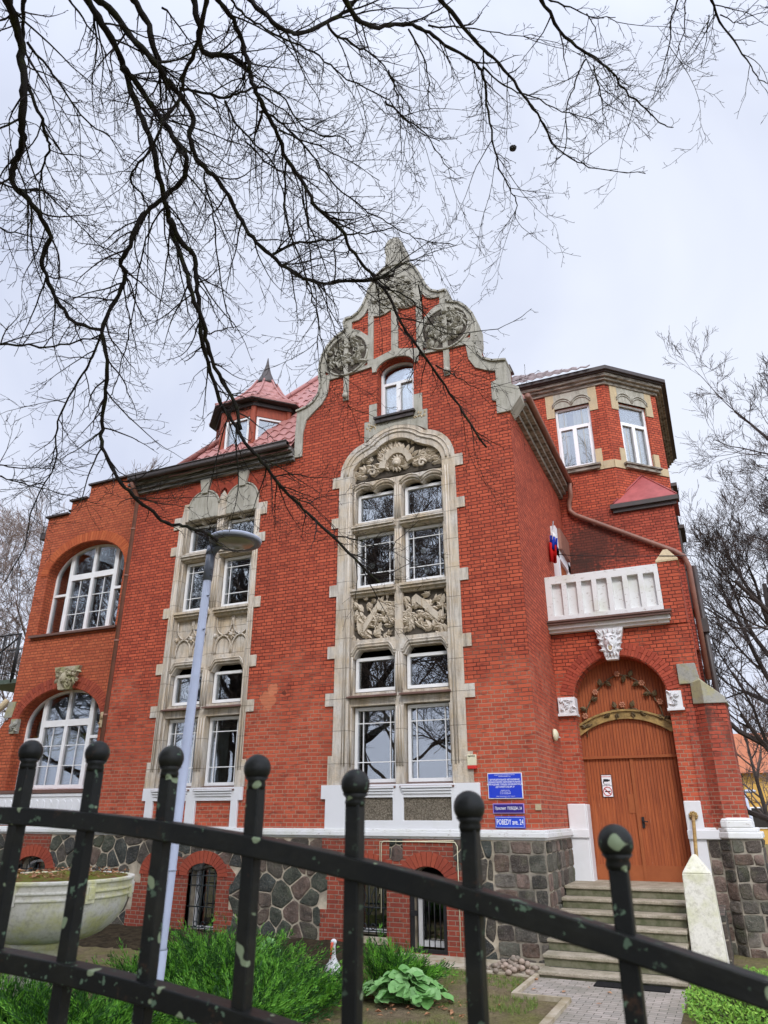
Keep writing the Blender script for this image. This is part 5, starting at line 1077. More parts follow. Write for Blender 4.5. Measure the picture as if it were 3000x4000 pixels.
tag(b.build('rubber_mat','rubber'),'black ribbed rubber mat on the pavers before the stair','mat')
def blades(name,mat,pts,h,w,n,r,parent=None,lean=.4):
    b=MB()
    for (x,y,z) in pts:
        for k in range(n):
            q=r.uniform(0,2*PI); hh=h*r.uniform(.5,1.2); ox,oy=r.uniform(-.03,.03),r.uniform(-.03,.03); dx,dy=cos(q)*lean*hh,sin(q)*lean*hh; wx,wy=-sin(q)*w,cos(q)*w
            b.add([(x+ox-wx,y+oy-wy,z),(x+ox+wx,y+oy+wy,z),(x+ox+dx*.4,y+oy+dy*.4,z+hh*.6),(x+ox+dx,y+oy+dy,z+hh)],[(0,1,2),(1,3,2),(0,2,3)])
    return b.build(name,mat,parent)
r=random.Random(3); pts=[]
while len(pts)<4200:
    x=r.uniform(-6,.6); y=r.uniform(-7.5,-.9)
    if x>-.05 and y>-2.45: continue
    if noise.noise(Vector((x*.9,y*.9,3)))<-.02: continue
    pts.append((x,y,.0))
g=blades('grass','grass',pts,.05,.004,7,r); g['kind']='stuff'
# fallen leaves, pebbles
r=random.Random(5); b=MB()
for k in range(150):
    x=r.uniform(-3.2,2.0); y=r.uniform(-4.6,-.3)
    if r.random()<.5: x=r.uniform(-2,-.2); y=r.uniform(-3.9,-3.0)
    a=r.uniform(0,6.3); s=r.uniform(.025,.05); t=r.uniform(.005,.03); c,sn=cos(a)*s,sin(a)*s
    b.add([(x-c,y-sn,.02),(x-sn*.6,y+c*.6,.02+t),(x+c,y+sn,.025),(x+sn*.6,y-c*.6,.02+t)],[(0,1,2,3)])
o=b.build('fallen_leaves','deadleaf'); o['kind']='stuff'
pebs=thing('pebble_heap','low heap of mixed round pebbles against the corner of the stone base','pebbles',(-.42,-.85,0)); b=MB()
for k in range(90):
    q=r.uniform(0,2*PI); d=r.uniform(0,.5)*1; s=r.uniform(.03,.06); b.ball((d*cos(q)*1.0,d*sin(q)*.55,.02+.20*(1-d/.5)*r.random()),s,7,5,(1,r.uniform(.7,1),.75))
b.build('pebbles',M['pebbles'],pebs)
c=None
# --- junipers
def juniper(loc,rad,h,n,seed,label,lean=(.25,.1),group='spreading junipers behind the railing'):
    r=random.Random(seed); t=thing('juniper',label,'shrub',loc,0,group); A_=MB(); B_=MB(); C_=MB()
    for k in range(n):
        q=r.uniform(0,2*PI); f=r.random()**.5; el=r.uniform(.15,1.0); L_=rad*(.55+.45*f)*r.uniform(.7,1.1)
        bx,by=r.uniform(-.35,.35)*rad,r.uniform(-.35,.35)*rad
        p=Vector((bx,by,.03)); d=Vector((cos(q)*.8+lean[0],sin(q)*.8+lean[1],h/rad*el*1.3)).normalized(); m=9; pts_=[p.copy()]; d.z*=.85
        for i in range(m):
            p=p+d*(L_/m); d=(d+Vector((r.uniform(-.08,.08),r.uniform(-.12,.12),.03 if i<5 else -.03))).normalized(); pts_.append(p.copy())
        C_.tube(pts_[:7],[.008*(1-i/8) for i in range(7)],3,False)
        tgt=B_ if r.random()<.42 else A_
        for i in range(2,m+1):
            c=pts_[i]; 
            for j in range(15):
                ax=d.cross(Vector((r.uniform(-1,1),r.uniform(-1,1),r.uniform(-1,1)))).normalized(); s=c+ax*r.uniform(0,.045)-d*r.uniform(0,L_/m); e=s+(d*r.uniform(.6,1.1)+ax*r.uniform(.2,.7)+Vector((0,0,.2)))*.036; w=d.cross(ax)*.0058
                tgt.add([s-w,s+w,e+w*.6,e-w*.3],[(0,1,2,3)])
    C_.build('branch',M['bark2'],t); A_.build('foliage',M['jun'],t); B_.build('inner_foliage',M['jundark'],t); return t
juniper((-3.45,-4.2,0),1.20,.64,520,11,'largest bright green spreading juniper, below the stork figure',(.35,.05))
juniper((-3.95,-3.75,0),.9,.66,300,12,'green juniper to the right of the lamp post foot',(.2,.05))
juniper((-1.75,-2.6,0),.75,.42,180,17,'low juniper spray reaching toward the basement gate',(.5,.3))
juniper((-4.0,-7.15,0),.95,.95,300,13,'green juniper hiding the foot of the stone urn',(.2,.0))
juniper((-3.75,-5.1,0),.85,.70,220,14,'small juniper between the stone urn and the lamp post',(.1,.1))
juniper((-3.1,-7.0,0),1.0,.62,330,15,'low spreading juniper at the lower left of the garden',(.2,.0))
juniper((-2.3,-5.7,0),.95,.42,260,16,'lowest flat juniper left of the broad leaved plant',(.2,.0))
juniper((-2.35,-4.15,0),.80,.36,240,18,'low juniper fronds in front of the white stork figure',(.3,.1))
juniper((-2.55,-4.9,0),.85,.42,260,19,'juniper fronds between the two middle railing bars',(.3,.05))
# leafy bush right of the path
def bush(loc,rx,ry,h,n,seed,label,mat='bush',leafs=.022,name='low_bush'):
    r=random.Random(seed); t=thing(name,label,'bush',loc); A_=MB(); C_=MB()
    for k in range(n):
        q=r.uniform(0,2*PI); f=r.random()**.5; bx,by=cos(q)*f*rx,sin(q)*f*ry; top=h*(1-.5*f*f)*r.uniform(.75,1.1)*(1+.25*noise.noise(Vector((bx*3,by*3,seed))))
        p0=Vector((bx*.8,by*.8,0)); p1=Vector((bx*1.05,by*1.05,top)); C_.tube([p0,p1],[.005,.002],3,False)
        for j in range(13):
            c=p0.lerp(p1,1-.6*r.random()**1.5)+Vector((r.uniform(-1,1),r.uniform(-1,1),r.uniform(-.6,.6)))*.045; u=Vector((r.uniform(-1,1),r.uniform(-1,1),r.uniform(-.2,1))).normalized(); v=u.orthogonal().normalized()
            A_.add([c-u*leafs,c+v*leafs*.5,c+u*leafs,c-v*leafs*.5],[(0,1,2,3)])
    C_.build('stem',M['bark2'],t); A_.build('foliage',M[mat],t); return t
bush((3.0,-2.6,0),.85,1.9,.42,900,21,'low bright yellow green bush along the right side of the path')
bush((4.2,2.6,0),.6,.8,1.9,420,22,'dark green bush at the right edge behind the stone buttress','jundark',.03)
# bergenia
be=thing('broad_leaved_plant','clump of large round cabbage like green leaves beside the junipers','plant',(-1.22,-3.30,0),0); A_=MB(); r=random.Random(8)
for k in range(95):
    q=r.uniform(0,2*PI); f=r.random()**.6; bx,by=cos(q)*f*.62,sin(q)*f*.42; z=.06+.27*(1-f)*r.uniform(.6,1.2)+r.uniform(0,.06); S_=r.uniform(.075,.125)
    u=Vector((cos(q)+r.uniform(-.5,.5),sin(q)+r.uniform(-.5,.5),r.uniform(-.5,.35))).normalized(); nrm=Vector((cos(q)*.5+r.uniform(-.3,.3),sin(q)*.5-.25+r.uniform(-.3,.3),1)).normalized(); v=nrm.cross(u).normalized(); nrm=u.cross(v).normalized(); c=Vector((bx,by,z)); vs=[c-u*S_*.55]
    m=12
    for i in range(m+1):
        a=-PI+2*PI*i/m; rr=S_*(1+.10*sin(i*2.6)+r.uniform(-.06,.06)); vs.append(c+u*(rr*cos(a)*1.0)+v*(rr*sin(a)*.85)+nrm*(.22*S_*abs(sin(a))+.10*S_*sin(3*a+k)-.25*S_*cos(a)))
    vs.append(c+u*0+nrm*(-.02)); ce=len(vs)-1
    A_.add(vs,[(ce,i,i+1) for i in range(1,m+1)],True)
    A_.tube([Vector((bx*.25,by*.25,0)),Vector((bx*.7,by*.7,z*.6)),c-u*S_*.5],.007,4,False)
A_.build('leaves',M['berg'],be); c=copy_tree(be); c.location=(-3.95,-2.3,.05); c.scale=(.5,.5,1.0); c['label']='small pale broad leaved plant behind the junipers by the rubble wall'
# --- urn
ur=thing('stone_urn','huge shallow lichened white stone urn on a pedestal, filled with moss and dead leaves','urn',(-4.50,-6.3,-.02))
b=MB(); b.lathe([(.60,.93),(.72,.98),(.86,1.08),(.95,1.20),(.99,1.30),(1.0,1.37),(1.02,1.38),(1.02,1.40),(1.00,1.405),(1.0,1.44),(1.03,1.45),(1.03,1.47),(1.01,1.475),(1.02,1.53),(1.05,1.545),(1.05,1.575),(.98,1.58),(.95,1.54)],56)
prof=[(.30,.90),(.45,.905),(.60,.93)]; b.lathe(prof,56)
for k in range(7):
    q=2*PI*k/7+.62; X=Matrix.Rotation(q,4,'Z'); t=MB(X); t.box(1.0,1.045,-.06,.06,1.34,1.545); t.box(1.03,1.06,-.035,.035,1.38,1.51); o=len(b.v); b.v+=[tuple(X@Vector(v)) for v in t.v]; b.f+=[tuple(i+o for i in f) for f in t.f]; b.sm+=t.sm
b.v=[(x*.90,y*.90,z*.97+.03) for x,y,z in b.v]; b.build('bowl',M['urn'],ur,bevel=.006)
b=MB(); b.lathe([(.46,0),(.46,.10),(.40,.14),(.36,.20),(.34,.7),(.33,.82),(.40,.86),(.42,.91)],28); b.build('pedestal',M['urn'],ur)
b=MB(); r=random.Random(4); vs=[(0,0,1.60)];m=40
for rg in (.33,.66,.97):
    for k in range(m): q=2*PI*k/m; vs.append((rg*.9*cos(q),rg*.9*sin(q),1.60-.06*rg+.05*noise.noise(Vector((rg*cos(q)*4,rg*sin(q)*4,2)))))
fs=[(0,1+k,1+(k+1)%m) for k in range(m)]
for g_ in range(2):
    for k in range(m): a=1+g_*m+k; c=1+g_*m+(k+1)%m; fs.append((a,a+m,c+m,c))
b.add(vs,fs,True); b.build('moss_fill',M['moss'],ur)
b=MB()
for k in range(300):
    q=r.uniform(0,2*PI); d=r.random()**.5*.88; x,y=d*cos(q),d*sin(q); s=r.uniform(.015,.04); a=r.uniform(0,6.3); z=1.575+r.uniform(0,.03)
    b.add([(x-cos(a)*s,y-sin(a)*s,z),(x-sin(a)*s*.5,y+cos(a)*s*.5,z+r.uniform(0,.03)),(x+cos(a)*s,y+sin(a)*s,z+.01),(x+sin(a)*s*.5,y-cos(a)*s*.5,z+.012)],[(0,1,2,3)])
o=b.build('dead_leaves',M['deadleaf'],ur); o['kind']='stuff'
sw=thing('garden_bowl','small white scalloped garden ornament half hidden behind the juniper by the lamp post','ornament',(-4.05,-5.35,0)); b=MB(); b.lathe([(.10,0),(.14,.05),(.10,.12),(.16,.26),(.26,.38),(.28,.41),(.24,.41),(.20,.34)],20); b.build('bowl',M['urn'],sw)
# --- stork figure
sk=thing('stork_figurine','white garden stork figure with orange red beak standing among the junipers','ornament',(-2.43,-3.0,.0)); 
b=MB(); b.lathe([(.01,.12),(.07,.15),(.13,.22),(.145,.28),(.12,.35),(.075,.42),(.045,.48),(.035,.56),(.032,.64),(.036,.68)],16,sx=1,sy=.85); b.ball((0,0,.715),.052,12,8,(1,1,1)); b.build('body',M['stork_w'],sk)
b=MB(); b.tube([(0,-.045,.71),(0,-.07,.66),(0,-.085,.55),(0,-.09,.45)],[.026,.021,.014,.005],8); b.build('beak',M['stork_r'],sk)
for s in (-1,1): b=MB(); b.tube([(s*.04,0,.15),(s*.04,0,0)],.009,6); b.build('leg',M['stork_r'],sk)
b=MB(); 
for s in (-1,1): b.ball((s*.125,.02,.22),.06,8,8,(.35,.9,1.7)); b.ball((s*.028,-.042,.725),.008,6,4)
b.build('wing_tips',M['stork_k'],sk); sk.scale=(.85,.85,.78)
# ================= lamp post =================
lp=thing('street_lamp','lilac grey street lamp with round disc head in front of the twin window bay','lamp',(-2.88,-6.2,0))
d_=Vector((.17,0,5.45)); pt=lambda t:d_*t
b=MB(); b.tube([pt(0),pt(.16)],.078,18); b.tube([pt(.16),pt(.165),pt(.93)],[.078,.066,.050],18); b.build('pole',M['lamp_grey'],lp)
b=MB(); b.box(-.045+.03,.045+.03,-.082,-.05,.75,1.15); b.tube([pt(.30),pt(.304)],.069,18); b.build('service_hatch',M['lamp_grey'],lp); b=MB(); b.slab([(.01,1.55),(.075,1.55),(.075,1.64),(.01,1.64)],[],-.079,-.06); b.build('sticker',M['letter'],lp)
b=MB(); b.tube([pt(.92),pt(1.0)],.060,18); b.tube([pt(.985),pt(1.005)],[.07,.055],18)
b.build('collar',M['lamp_dark'],lp)
for z in (.945,.93): 
    for s in (-1,1): b=MB(); b.tube([pt(z)+Vector((s*.05,-.02,0)),pt(z)+Vector((s*.085,-.035,0))],.010,6); b.build('bolt',M['lamp_dark'],lp)
for z in (.88,.80):
    for s in (-1,1): b=MB(); b.tube([pt(z)+Vector((s*.045,-.02,0)),pt(z)+Vector((s*.075,-.03,0))],.010,6); b.build('bolt',M['lamp_dark'],lp)
b=MB(); b.tube([pt(.985),pt(.995)+Vector((.1,0,.03)),pt(1.0)+Vector((.2,0,.05))],[.05,.045,.04],12); b.build('bracket',M['lamp_dark'],lp)
hc=(.17+.37,0,5.49)
b=MB(); b.lathe([(.30,-.015),(.335,-.01),(.345,.015),(.335,.035),(.28,.062),(.19,.085),(.10,.095),(.01,.10)],36,hc); b.build('lamp_head',M['lamp_grey'],lp)
b=MB(); b.lathe([(.275,-.022),(.295,-.028),(.332,-.02),(.334,-.008),(.30,-.008)],36,hc); b.build('rim',M['lamp_dark'],lp)
b=MB(); b.lathe([(.28,-.012),(.22,-.035),(.12,-.05),(.01,-.055)],32,hc); b.build('diffuser',M['lampglass'],lp)
# ================= foreground railing =================
FY=-11.93; rz=lambda x:2.205-.072*(x-1.15)**2
fe=thing('iron_railing','dark green black wrought railing with arched rails and ball topped bars, spotted with lichen','fence',(2,FY,0))
for off in (0,-.305):
    b=MB(); N=48; vs=[];fs=[]
    for i in range(N+1):
        x=-.9+5.2*i/N; z=rz(x)+off; 
        for yy,zz in ((-.025,-.022),(.025,-.022),(.025,.018),(-.025,.018)): vs.append((x-2,yy,z+zz))
        if i<N:
            a=4*i; fs+=[(a,a+1,a+5,a+4),(a+1,a+2,a+6,a+5),(a+2,a+3,a+7,a+6),(a+3,a,a+4,a+7)]
    fs+=[(3,2,1,0),(4*N,4*N+1,4*N+2,4*N+3)]; b.add(vs,fs); b.build('rail',M['fence'],fe,bevel=.0035)
b=MB(); b.box(-2.9,2.3,-.015,.015,.40,.43); b.build('rail',M['fence'],fe)
bxs=[-.70,-.47,-.24,-.01,.22,.45,.68,.91,1.14,1.37,1.60,1.83,2.07,2.31,2.55,2.81,3.06,3.32,3.58,3.84]
for x in bxs:
    top=rz(x)+.113; b=MB(); b.box(x-2-.0155,x-2+.0155,-.0155,.0155,.05,top); b.build('bar',M['fence'],fe,bevel=.003)
    b=MB(); b.lathe([(.019,top-.004),(.021,top+.004),(.019,top+.012),(.0265,top+.02)],16,(x-2,0,0)); 
    b.ball((x-2,0,top+.038),.0295,24,16); b.build('ball_finial',M['fence'],fe)
for x in (-.92,4.25): b=MB(); b.box(x-2-.04,x-2+.04,-.04,.04,0,2.45); b.build('fence_post',M['fence'],fe)
# ================= iron fire stair on the left =================
fs_=thing('iron_fire_stair','black iron fire stair with railed landing at the far left of the villa','stair',(-16,3.4,0))
o0=Vector((-16,3.4,0)); b=MB(); Yp=3.4
def pl(px,py,Y=Yp): return at(px,py,Y=Y)-o0
def bar(mb,a,c,r_=.03,Y=Yp): mb.tube([pl(*a,Y),pl(*c,Y)],r_,5)
p0=pl(-60,2660); p1=pl(78,2655)
b.box(-3.4,p1.x+.4,-.2,1.6,p1.z-.14,p1.z); b.build('landing',M['greenmetal'],fs_)
b=MB(); zt=pl(30,2490).z; zb=p1.z; x0_=pl(8,2650).x; x1_=pl(105,2480).x
for yy in (-.2,1.5):
    if yy>0: b.build('railing',M['black'],fs_); b=MB()
    b.tube([(x0_-2,yy,zt),(x1_,yy,zt)],.03,5); b.tube([(x0_-2,yy,zb+.2),(x1_,yy,zb+.2)],.02,5)
    for k in range(22): x=x0_-2+(x1_-x0_+2)*k/21; b.tube([(x,yy,zb),(x,yy,zt)],.012,4)
b.tube([(x0_,-.2,zb-.1),(x0_,-.2,zt)],.04,5); b.tube([(x0_+.7,-.2,zb-.1),(x0_+.7,-.2,zt)],.035,5)
for k in range(6): b.tube([(x0_+.7,-.2,zt-.1-.5*0),(x0_-1.6,-.25,zt-1.5)],.03,5)
b.build('railing',M['black'],fs_)
b=MB()
for k in range(16):
    z=zb-.25-.19*k; q=k*.42; b.add([( -.55+.1*cos(q),.6+.1*sin(q),z),(-.55+1.0*cos(q-.25),.6+1.0*sin(q-.25),z),(-.55+1.0*cos(q+.25),.6+1.0*sin(q+.25),z),(-.55+.1*cos(q),.6+.1*sin(q),z-.04),(-.55+1.0*cos(q-.25),.6+1.0*sin(q-.25),z-.04),(-.55+1.0*cos(q+.25),.6+1.0*sin(q+.25),z-.04)],[(0,1,2),(5,4,3),(0,3,4,1),(1,4,5,2),(2,5,3,0)])
b.tube([(-.55,.6,0),(-.55,.6,zb)],.06,8); b.tube([(-.55+1.0*cos(k*.21),.6+1.0*sin(k*.21),zb+.7-.095*k) for k in range(34)],.022,4); b.build('spiral_steps',M['black'],fs_)
b=MB(); b.tube([(-13.95,.1,5.0),(-14.15,.05,4.75),(-14.4,.05,4.6),(-14.45,.05,4.2),(-14.5,.05,.2)],.075,8); tag(b.build('rain_pipe','buff'),'pale bent rain pipe at the left edge of the bay','pipe')
# ================= far things on the right =================
yb=thing('ochre_house','ochre rendered house with orange roof far off behind the bare trees on the right','house',(14,60,0))
b=MB(); b.box(-11,16,0,12,0,5.6); b.box(-11.2,16.2,-.12,0,3.3,3.5); b.build('wall',M['yellowwall'],yb); b=MB(); b.add([(-11.8,-.8,5.6),(16.8,-.8,5.6),(16.8,6,9.5),(-11.8,6,9.5),(-11.8,12.8,5.6),(16.8,12.8,5.6)],[(0,1,2,3),(3,2,5,4),(0,3,4),(1,5,2),(0,4,5,1)]); b.build('roof',M['redroof'],yb)
for k in range(7):
    b=MB(); b.box(-9.5+3.7*k,-8.2+3.7*k,-.1,.2,1.2,2.9); w=b.build('window',M['pvc'],yb); b=MB(); b.box(-9.4+3.7*k,-8.3+3.7*k,-.13,-.1,1.3,2.8); b.build('pane',M['room'],w)
sl2=thing('distant_street_lamp','thin distant street lamp at the right edge beyond the buttress','lamp',(4.2,42,0)); b=MB(); b.tube([(0,0,0),(-.2,0,3.6)],.09,6); b.build('pole',M['lamp_grey'],sl2); b=MB(); b.ball((.1,0,3.68),.4,10,6,(1,.6,.3)); b.build('lamp_head',M['lamp_grey'],sl2)
bush((5.6,15,0),1.6,1.4,2.1,500,31,'rust brown twiggy bush beyond the stone buttress','rust',.05,'twiggy_bush')
bush((8.5,24,0),3,2,2.4,500,32,'second rust brown thicket farther off at the right edge','rust',.07,'twiggy_bush')

# ================= trees =================
def path(p,d,L_,n,r,wob,trop,kink=0):
    pts=[p.copy()]; d=d.normalized()
    for i in range(n):
        d=(d+Vector((r.uniform(-wob,wob),r.uniform(-wob,wob),r.uniform(-wob,wob)+trop))).normalized()
        p=p+d*(L_/n); pts.append(p.copy())
    return pts,d
def side(d,ang,r,upb=0):
    a=d.orthogonal().normalized(); a.rotate(Matrix.Rotation(r.uniform(0,2*PI),3,d)); v=(d*cos(ang)+a*sin(ang)); v.z+=upb; return v.normalized()
def subtwigs(mb,pts,radfn,r,lev,step,Lf,maxlev,rmin,ang=(.5,1.0),sides=3,trop=.02):
    """hang side twigs along a path"""
    tot=sum((pts[i+1]-pts[i]).length for i in range(len(pts)-1)); s=r.uniform(.3,1)*step; acc=0
    for i in range(len(pts)-1):
        seg=pts[i+1]-pts[i]; l=seg.length
        if l<1e-6: continue
        while s<acc+l:
            t=(s-acc)/l; p=pts[i]+seg*t; u=s/tot; rr=radfn(u); d=side(seg.normalized(),r.uniform(*ang),r,.05)
            L_=Lf(u)*r.uniform(.35,1.15); n=max(3,int(L_/.07)) if lev==1 else 3
            n=min(n,9); q,_=path(p,d,L_,n,r,.30,trop)
            r0=max(rmin,min(rr*.6,.004+.010*L_)); mb.tube(q,[max(rmin,r0*(1-k/n*.75)) for k in range(n+1)],sides,False,False)
            if lev<maxlev: subtwigs(mb,q,lambda u_:r0*(1-.7*u_),r,lev+1,step*.75,lambda u_:L_*.42*(1.1-u_*.5),maxlev,rmin,ang,3,trop)
            s+=step*r.uniform(.6,1.5)
        acc+=l
def smooth_path(P_,r,jit=.012):
    out=[]
    for i in range(len(P_)-1):
        a=P_[max(0,i-1)];b=P_[i];c=P_[i+1];d=P_[min(len(P_)-1,i+2)]
        for k in range(4):
            t=k/4; q=.5*((2*b)+(c-a)*t+(2*a-5*b+4*c-d)*t*t+(3*b-3*c+d-a)*t**3); out.append(q+Vector((r.uniform(-jit,jit),r.uniform(-jit,jit),r.uniform(-jit,jit))))
    out.append(P_[-1]); return out
# limbs of the overhanging tree: (start distance, end distance, start width, end width in cm, points in 1659-wide pixels)
O1=lambda l:[(x/2,y/2) for x,y in l]; O2=lambda l:[(829.6+x/2,y/2) for x,y in l]; O3=lambda l:[(x/2,608.3+y/2) for x,y in l]; OJ=lambda l:[(608.3+x/3,470+y/3) for x,y in l]
LIMBS=[
(5.2,6.6,7,3.2,O1([(40,0),(75,130),(95,250),(105,400),(98,540),(92,645),(55,710),(60,800),(110,850),(165,920),(220,1025),(180,1130),(225,1250),(270,1340),(330,1395),(440,1425)])),
(5.2,5.6,4,2,O1([(105,0),(100,90),(104,200)])),
(5.4,6.4,2.6,.8,O1([(125,190),(215,300),(290,410),(370,520),(470,590),(540,700)])),
(5.5,6.2,3.2,1,O1([(118,370),(165,480),(205,600),(210,650),(170,770),(175,900),(185,960)])),
(6,6.8,6.4,3.6,O1([(375,0),(440,100),(520,240),(545,320),(600,480),(655,620),(685,760),(725,900),(740,1000),(795,1160),(830,1270),(880,1400)])+O3([(900,300),(960,430),(1010,520),(1040,640)])),
(6.4,7.8,5.2,2.9,O1([(735,950),(795,1060),(835,1100),(850,1180),(855,1290)])+O3([(870,260),(900,350),(950,520),(1000,600),(1080,720),(1150,800),(1250,920),(1330,1000),(1440,1100),(1530,1200),(1640,1300)])),
(6.1,7.2,5.4,3.2,O1([(540,290),(600,370),(690,500),(760,610),(805,670),(795,760),(740,830),(650,900),(600,970),(550,1090),(520,1130),(540,1190),(500,1300),(445,1400)])+O3([(460,340),(455,500),(440,640),(450,740),(520,860),(570,920),(640,980),(720,1045),(790,1055),(870,1080),(940,1120)])),
(6,7.4,6.2,3.2,O1([(430,0),(520,90),(590,190),(670,270),(715,340),(780,410),(835,510),(820,590),(850,680),(900,740),(980,830),(1030,930),(1090,1030),(1170,1105),(1260,1170),(1370,1220),(1500,1215),(1600,1210),(1700,1190)])),
(6,6.4,6.0,5.0,O1([(580,0),(640,110),(670,230),(712,330)])),
(7.1,7.6,3.4,1.2,O1([(1170,1105),(1260,1055),(1400,1040),(1500,1015),(1600,1005),(1700,985)])),
(6.2,7.8,5.6,2.4,O1([(840,0),(860,120),(882,228),(1000,245),(1070,300),(1100,380),(1140,460),(1190,560),(1240,690),(1320,800),(1370,900),(1470,990),(1530,1100),(1600,1180),(1659,1250)])+OJ([(760,650),(880,840),(1000,1000),(1120,1180),(1220,1330),(1330,1490)])),
(5.6,6.6,4,1.4,O1([(890,0),(860,180),(800,310),(770,430),(700,540),(655,640),(600,700),(565,790),(620,850),(640,890)])),
(6.1,6.4,4.6,4,O1([(945,0),(1010,90),(1050,200),(1075,300)])),
(6.3,7,3,1,O1([(780,385),(850,395),(970,425),(1040,395),(1140,375),(1230,430),(1300,540),(1400,590),(1470,590),(1520,640)])),
(6.5,7.2,2.6,1,O1([(970,430),(1010,520),(1080,600),(1180,710),(1225,850),(1250,1000),(1300,1160)])),
(6,6.6,4.4,3.4,O1([(1080,0),(1150,70),(1230,130),(1290,145),(1410,100),(1500,40),(1560,-30)])),
(6.4,7,3,1,O1([(1420,105),(1450,150),(1540,200),(1600,230),(1659,290),(1720,400),(1780,480)])),
(6.2,7.4,5,1,O1([(1500,0),(1560,100),(1659,115)])+O2([(100,105),(180,130),(260,190),(380,260),(430,330),(445,450),(470,600),(490,700),(530,800),(570,870),(565,950)])),
(6.3,7.5,4.2,.8,O2([(250,0),(340,120),(430,210),(520,300),(600,410),(680,520),(730,620),(830,700),(950,735),(1130,750)])),
(6.4,7.2,3.6,.9,O2([(685,0),(760,130),(860,220),(960,290),(1040,390),(1130,470),(1210,540),(1250,550)])),
(6.8,7,1.8,.7,O2([(870,250),(830,350),(790,480),(780,640),(720,720)])),
(6.8,7,1.6,.6,O2([(900,280),(920,360),(950,440),(1040,490)])),
(6.8,7,1.6,.6,O2([(920,330),(940,450),(965,560)])),
(6.5,6.8,1.8,.7,O2([(720,0),(800,30),(900,70),(1000,75)])),
(6.6,6.8,1.4,.6,O2([(880,60),(910,120),(930,215)])),
(6.8,7.1,1.8,.6,O2([(1265,0),(1240,100),(1230,220),(1190,340),(1150,440)])),
(6.9,7.2,2.8,.8,O2([(1410,0),(1470,120),(1550,230),(1610,330),(1660,360)])),
(6.9,7.1,1.4,.6,O2([(1450,60),(1500,90),(1560,105),(1640,95)])),
(7,7.1,1.4,.6,O2([(1300,0),(1295,130),(1250,260),(1200,380)])),
(6.9,7.1,1.2,.5,O2([(1410,60),(1390,180),(1370,300)])),
(6.3,7.2,2.4,1,O1([(1000,0),(1060,70),(1150,120),(1300,200),(1400,260),(1500,340),(1659,420)])+O2([(60,490),(150,570),(240,610)])),
(6.7,7.6,2.8,.9,O1([(1120,480),(1200,520),(1290,600),(1370,700),(1450,800),(1570,900),(1650,950)])+O2([(80,1000),(180,1040),(300,1060)])),
(6.9,7.3,2.3,1.2,O1([(880,745),(895,830),(920,900),(940,1100),(970,1300),(1010,1420)])),
(6.8,7.3,2.2,1,O1([(700,900),(640,1000),(600,1180),(560,1430)])+O3([(540,300),(500,430),(470,520)])),
(6.0,6.6,2,.8,O1([(-20,785),(100,825),(190,830),(300,930),(400,1030),(500,1130)])),
(6.1,6.4,1.8,.9,O1([(-20,985),(100,1010),(200,1030)])),
(6.6,6.9,2.6,1.6,O3([(-30,268),(100,275),(200,282),(330,260),(440,228)])),
(6.9,7.4,2.8,1.0,O3([(440,230),(400,320),(360,400),(280,530),(245,640),(240,780),(150,960),(100,1150),(20,1300)])),
(6.6,6.9,1.8,.8,O3([(-20,785),(60,800),(200,805),(240,800)])),
(6.6,7.2,1.8,.6,O3([(-20,840),(100,870),(200,900),(330,930),(430,960)])),
(6.9,7.4,2.2,.9,OJ([(-30,290),(90,370),(200,420),(270,445),(330,405),(420,400),(560,400),(700,380),(900,300)])),
(7.4,7.9,2.0,.6,OJ([(640,450),(790,500),(900,600),(1040,740),(1250,740),(1450,700),(1620,590)])),
(7.5,8.0,1.8,.5,OJ([(1000,960),(1080,1000),(1150,1040),(1270,1110),(1400,1090),(1600,1040)])),
(7.3,7.9,1.8,.6,OJ([(880,440),(920,700),(860,830)])),
(7.3,7.8,1.8,.6,OJ([(270,450),(300,600),(350,740),(380,900),(420,1100),(430,1300)])),
(7.2,7.6,1.6,.6,OJ([(110,0),(180,200),(200,400),(240,650),(230,850),(260,1060)])),
(7.4,7.9,1.8,.6,[(553+500/3,885+820/3),(553+680/3,885+850/3),(553+850/3,885+900/3),(553+930/3,885+835/3),(553+1060/3,885+710/3)]),
(7.3,7.8,1.6,.5,[(553+235/3,885+565/3),(553+350/3,885+600/3),(553+430/3,885+560/3),(553+640/3,885+540/3)]),
(6.3,6.9,2.2,.7,O1([(300,0),(380,110),(440,200),(480,330),(520,430)])),
(6.3,6.9,2.0,.6,O1([(700,30),(800,150),(900,300),(1020,430)])),
(6.5,7.3,2.2,.7,O1([(1210,560),(1290,600),(1400,640),(1520,700),(1640,780)])),
(6.6,7.4,2.4,.8,O1([(1240,700),(1230,830),(1240,960),(1320,1180),(1350,1300),(1380,1430)])+[(700,760),(710,800)]),
(6.7,7.4,2.0,.7,O1([(1060,610),(1180,720),(1300,760),(1430,800)])),
(6.8,7.6,2.2,.7,O1([(1320,810),(1330,950),(1380,1080),(1430,1250),(1460,1400)])),
(6.6,7.2,2.0,.6,O2([(110,130),(180,280),(195,420),(190,500)])),(6.6,7.2,2.0,.6,O2([(20,300),(60,420),(70,540),(75,700)])),
(6.6,7.3,2.2,.6,O2([(0,440),(80,500),(180,580),(260,700),(330,760)])),
(6.7,7.3,2.0,.6,O2([(430,290),(520,370),(640,420),(770,480),(900,520),(970,550)])),
(6.6,7.2,2.0,.6,O2([(190,110),(300,120),(430,130),(560,150),(690,160)])),
]
ft=thing('overhanging_bare_tree','large leafless tree with dark mossy boughs hanging over the railing and sky','tree',(1.2,-16.5,0))
FO=Vector((1.2,-16.5,0)); r=random.Random(42); tw=MB(); sb=MB()
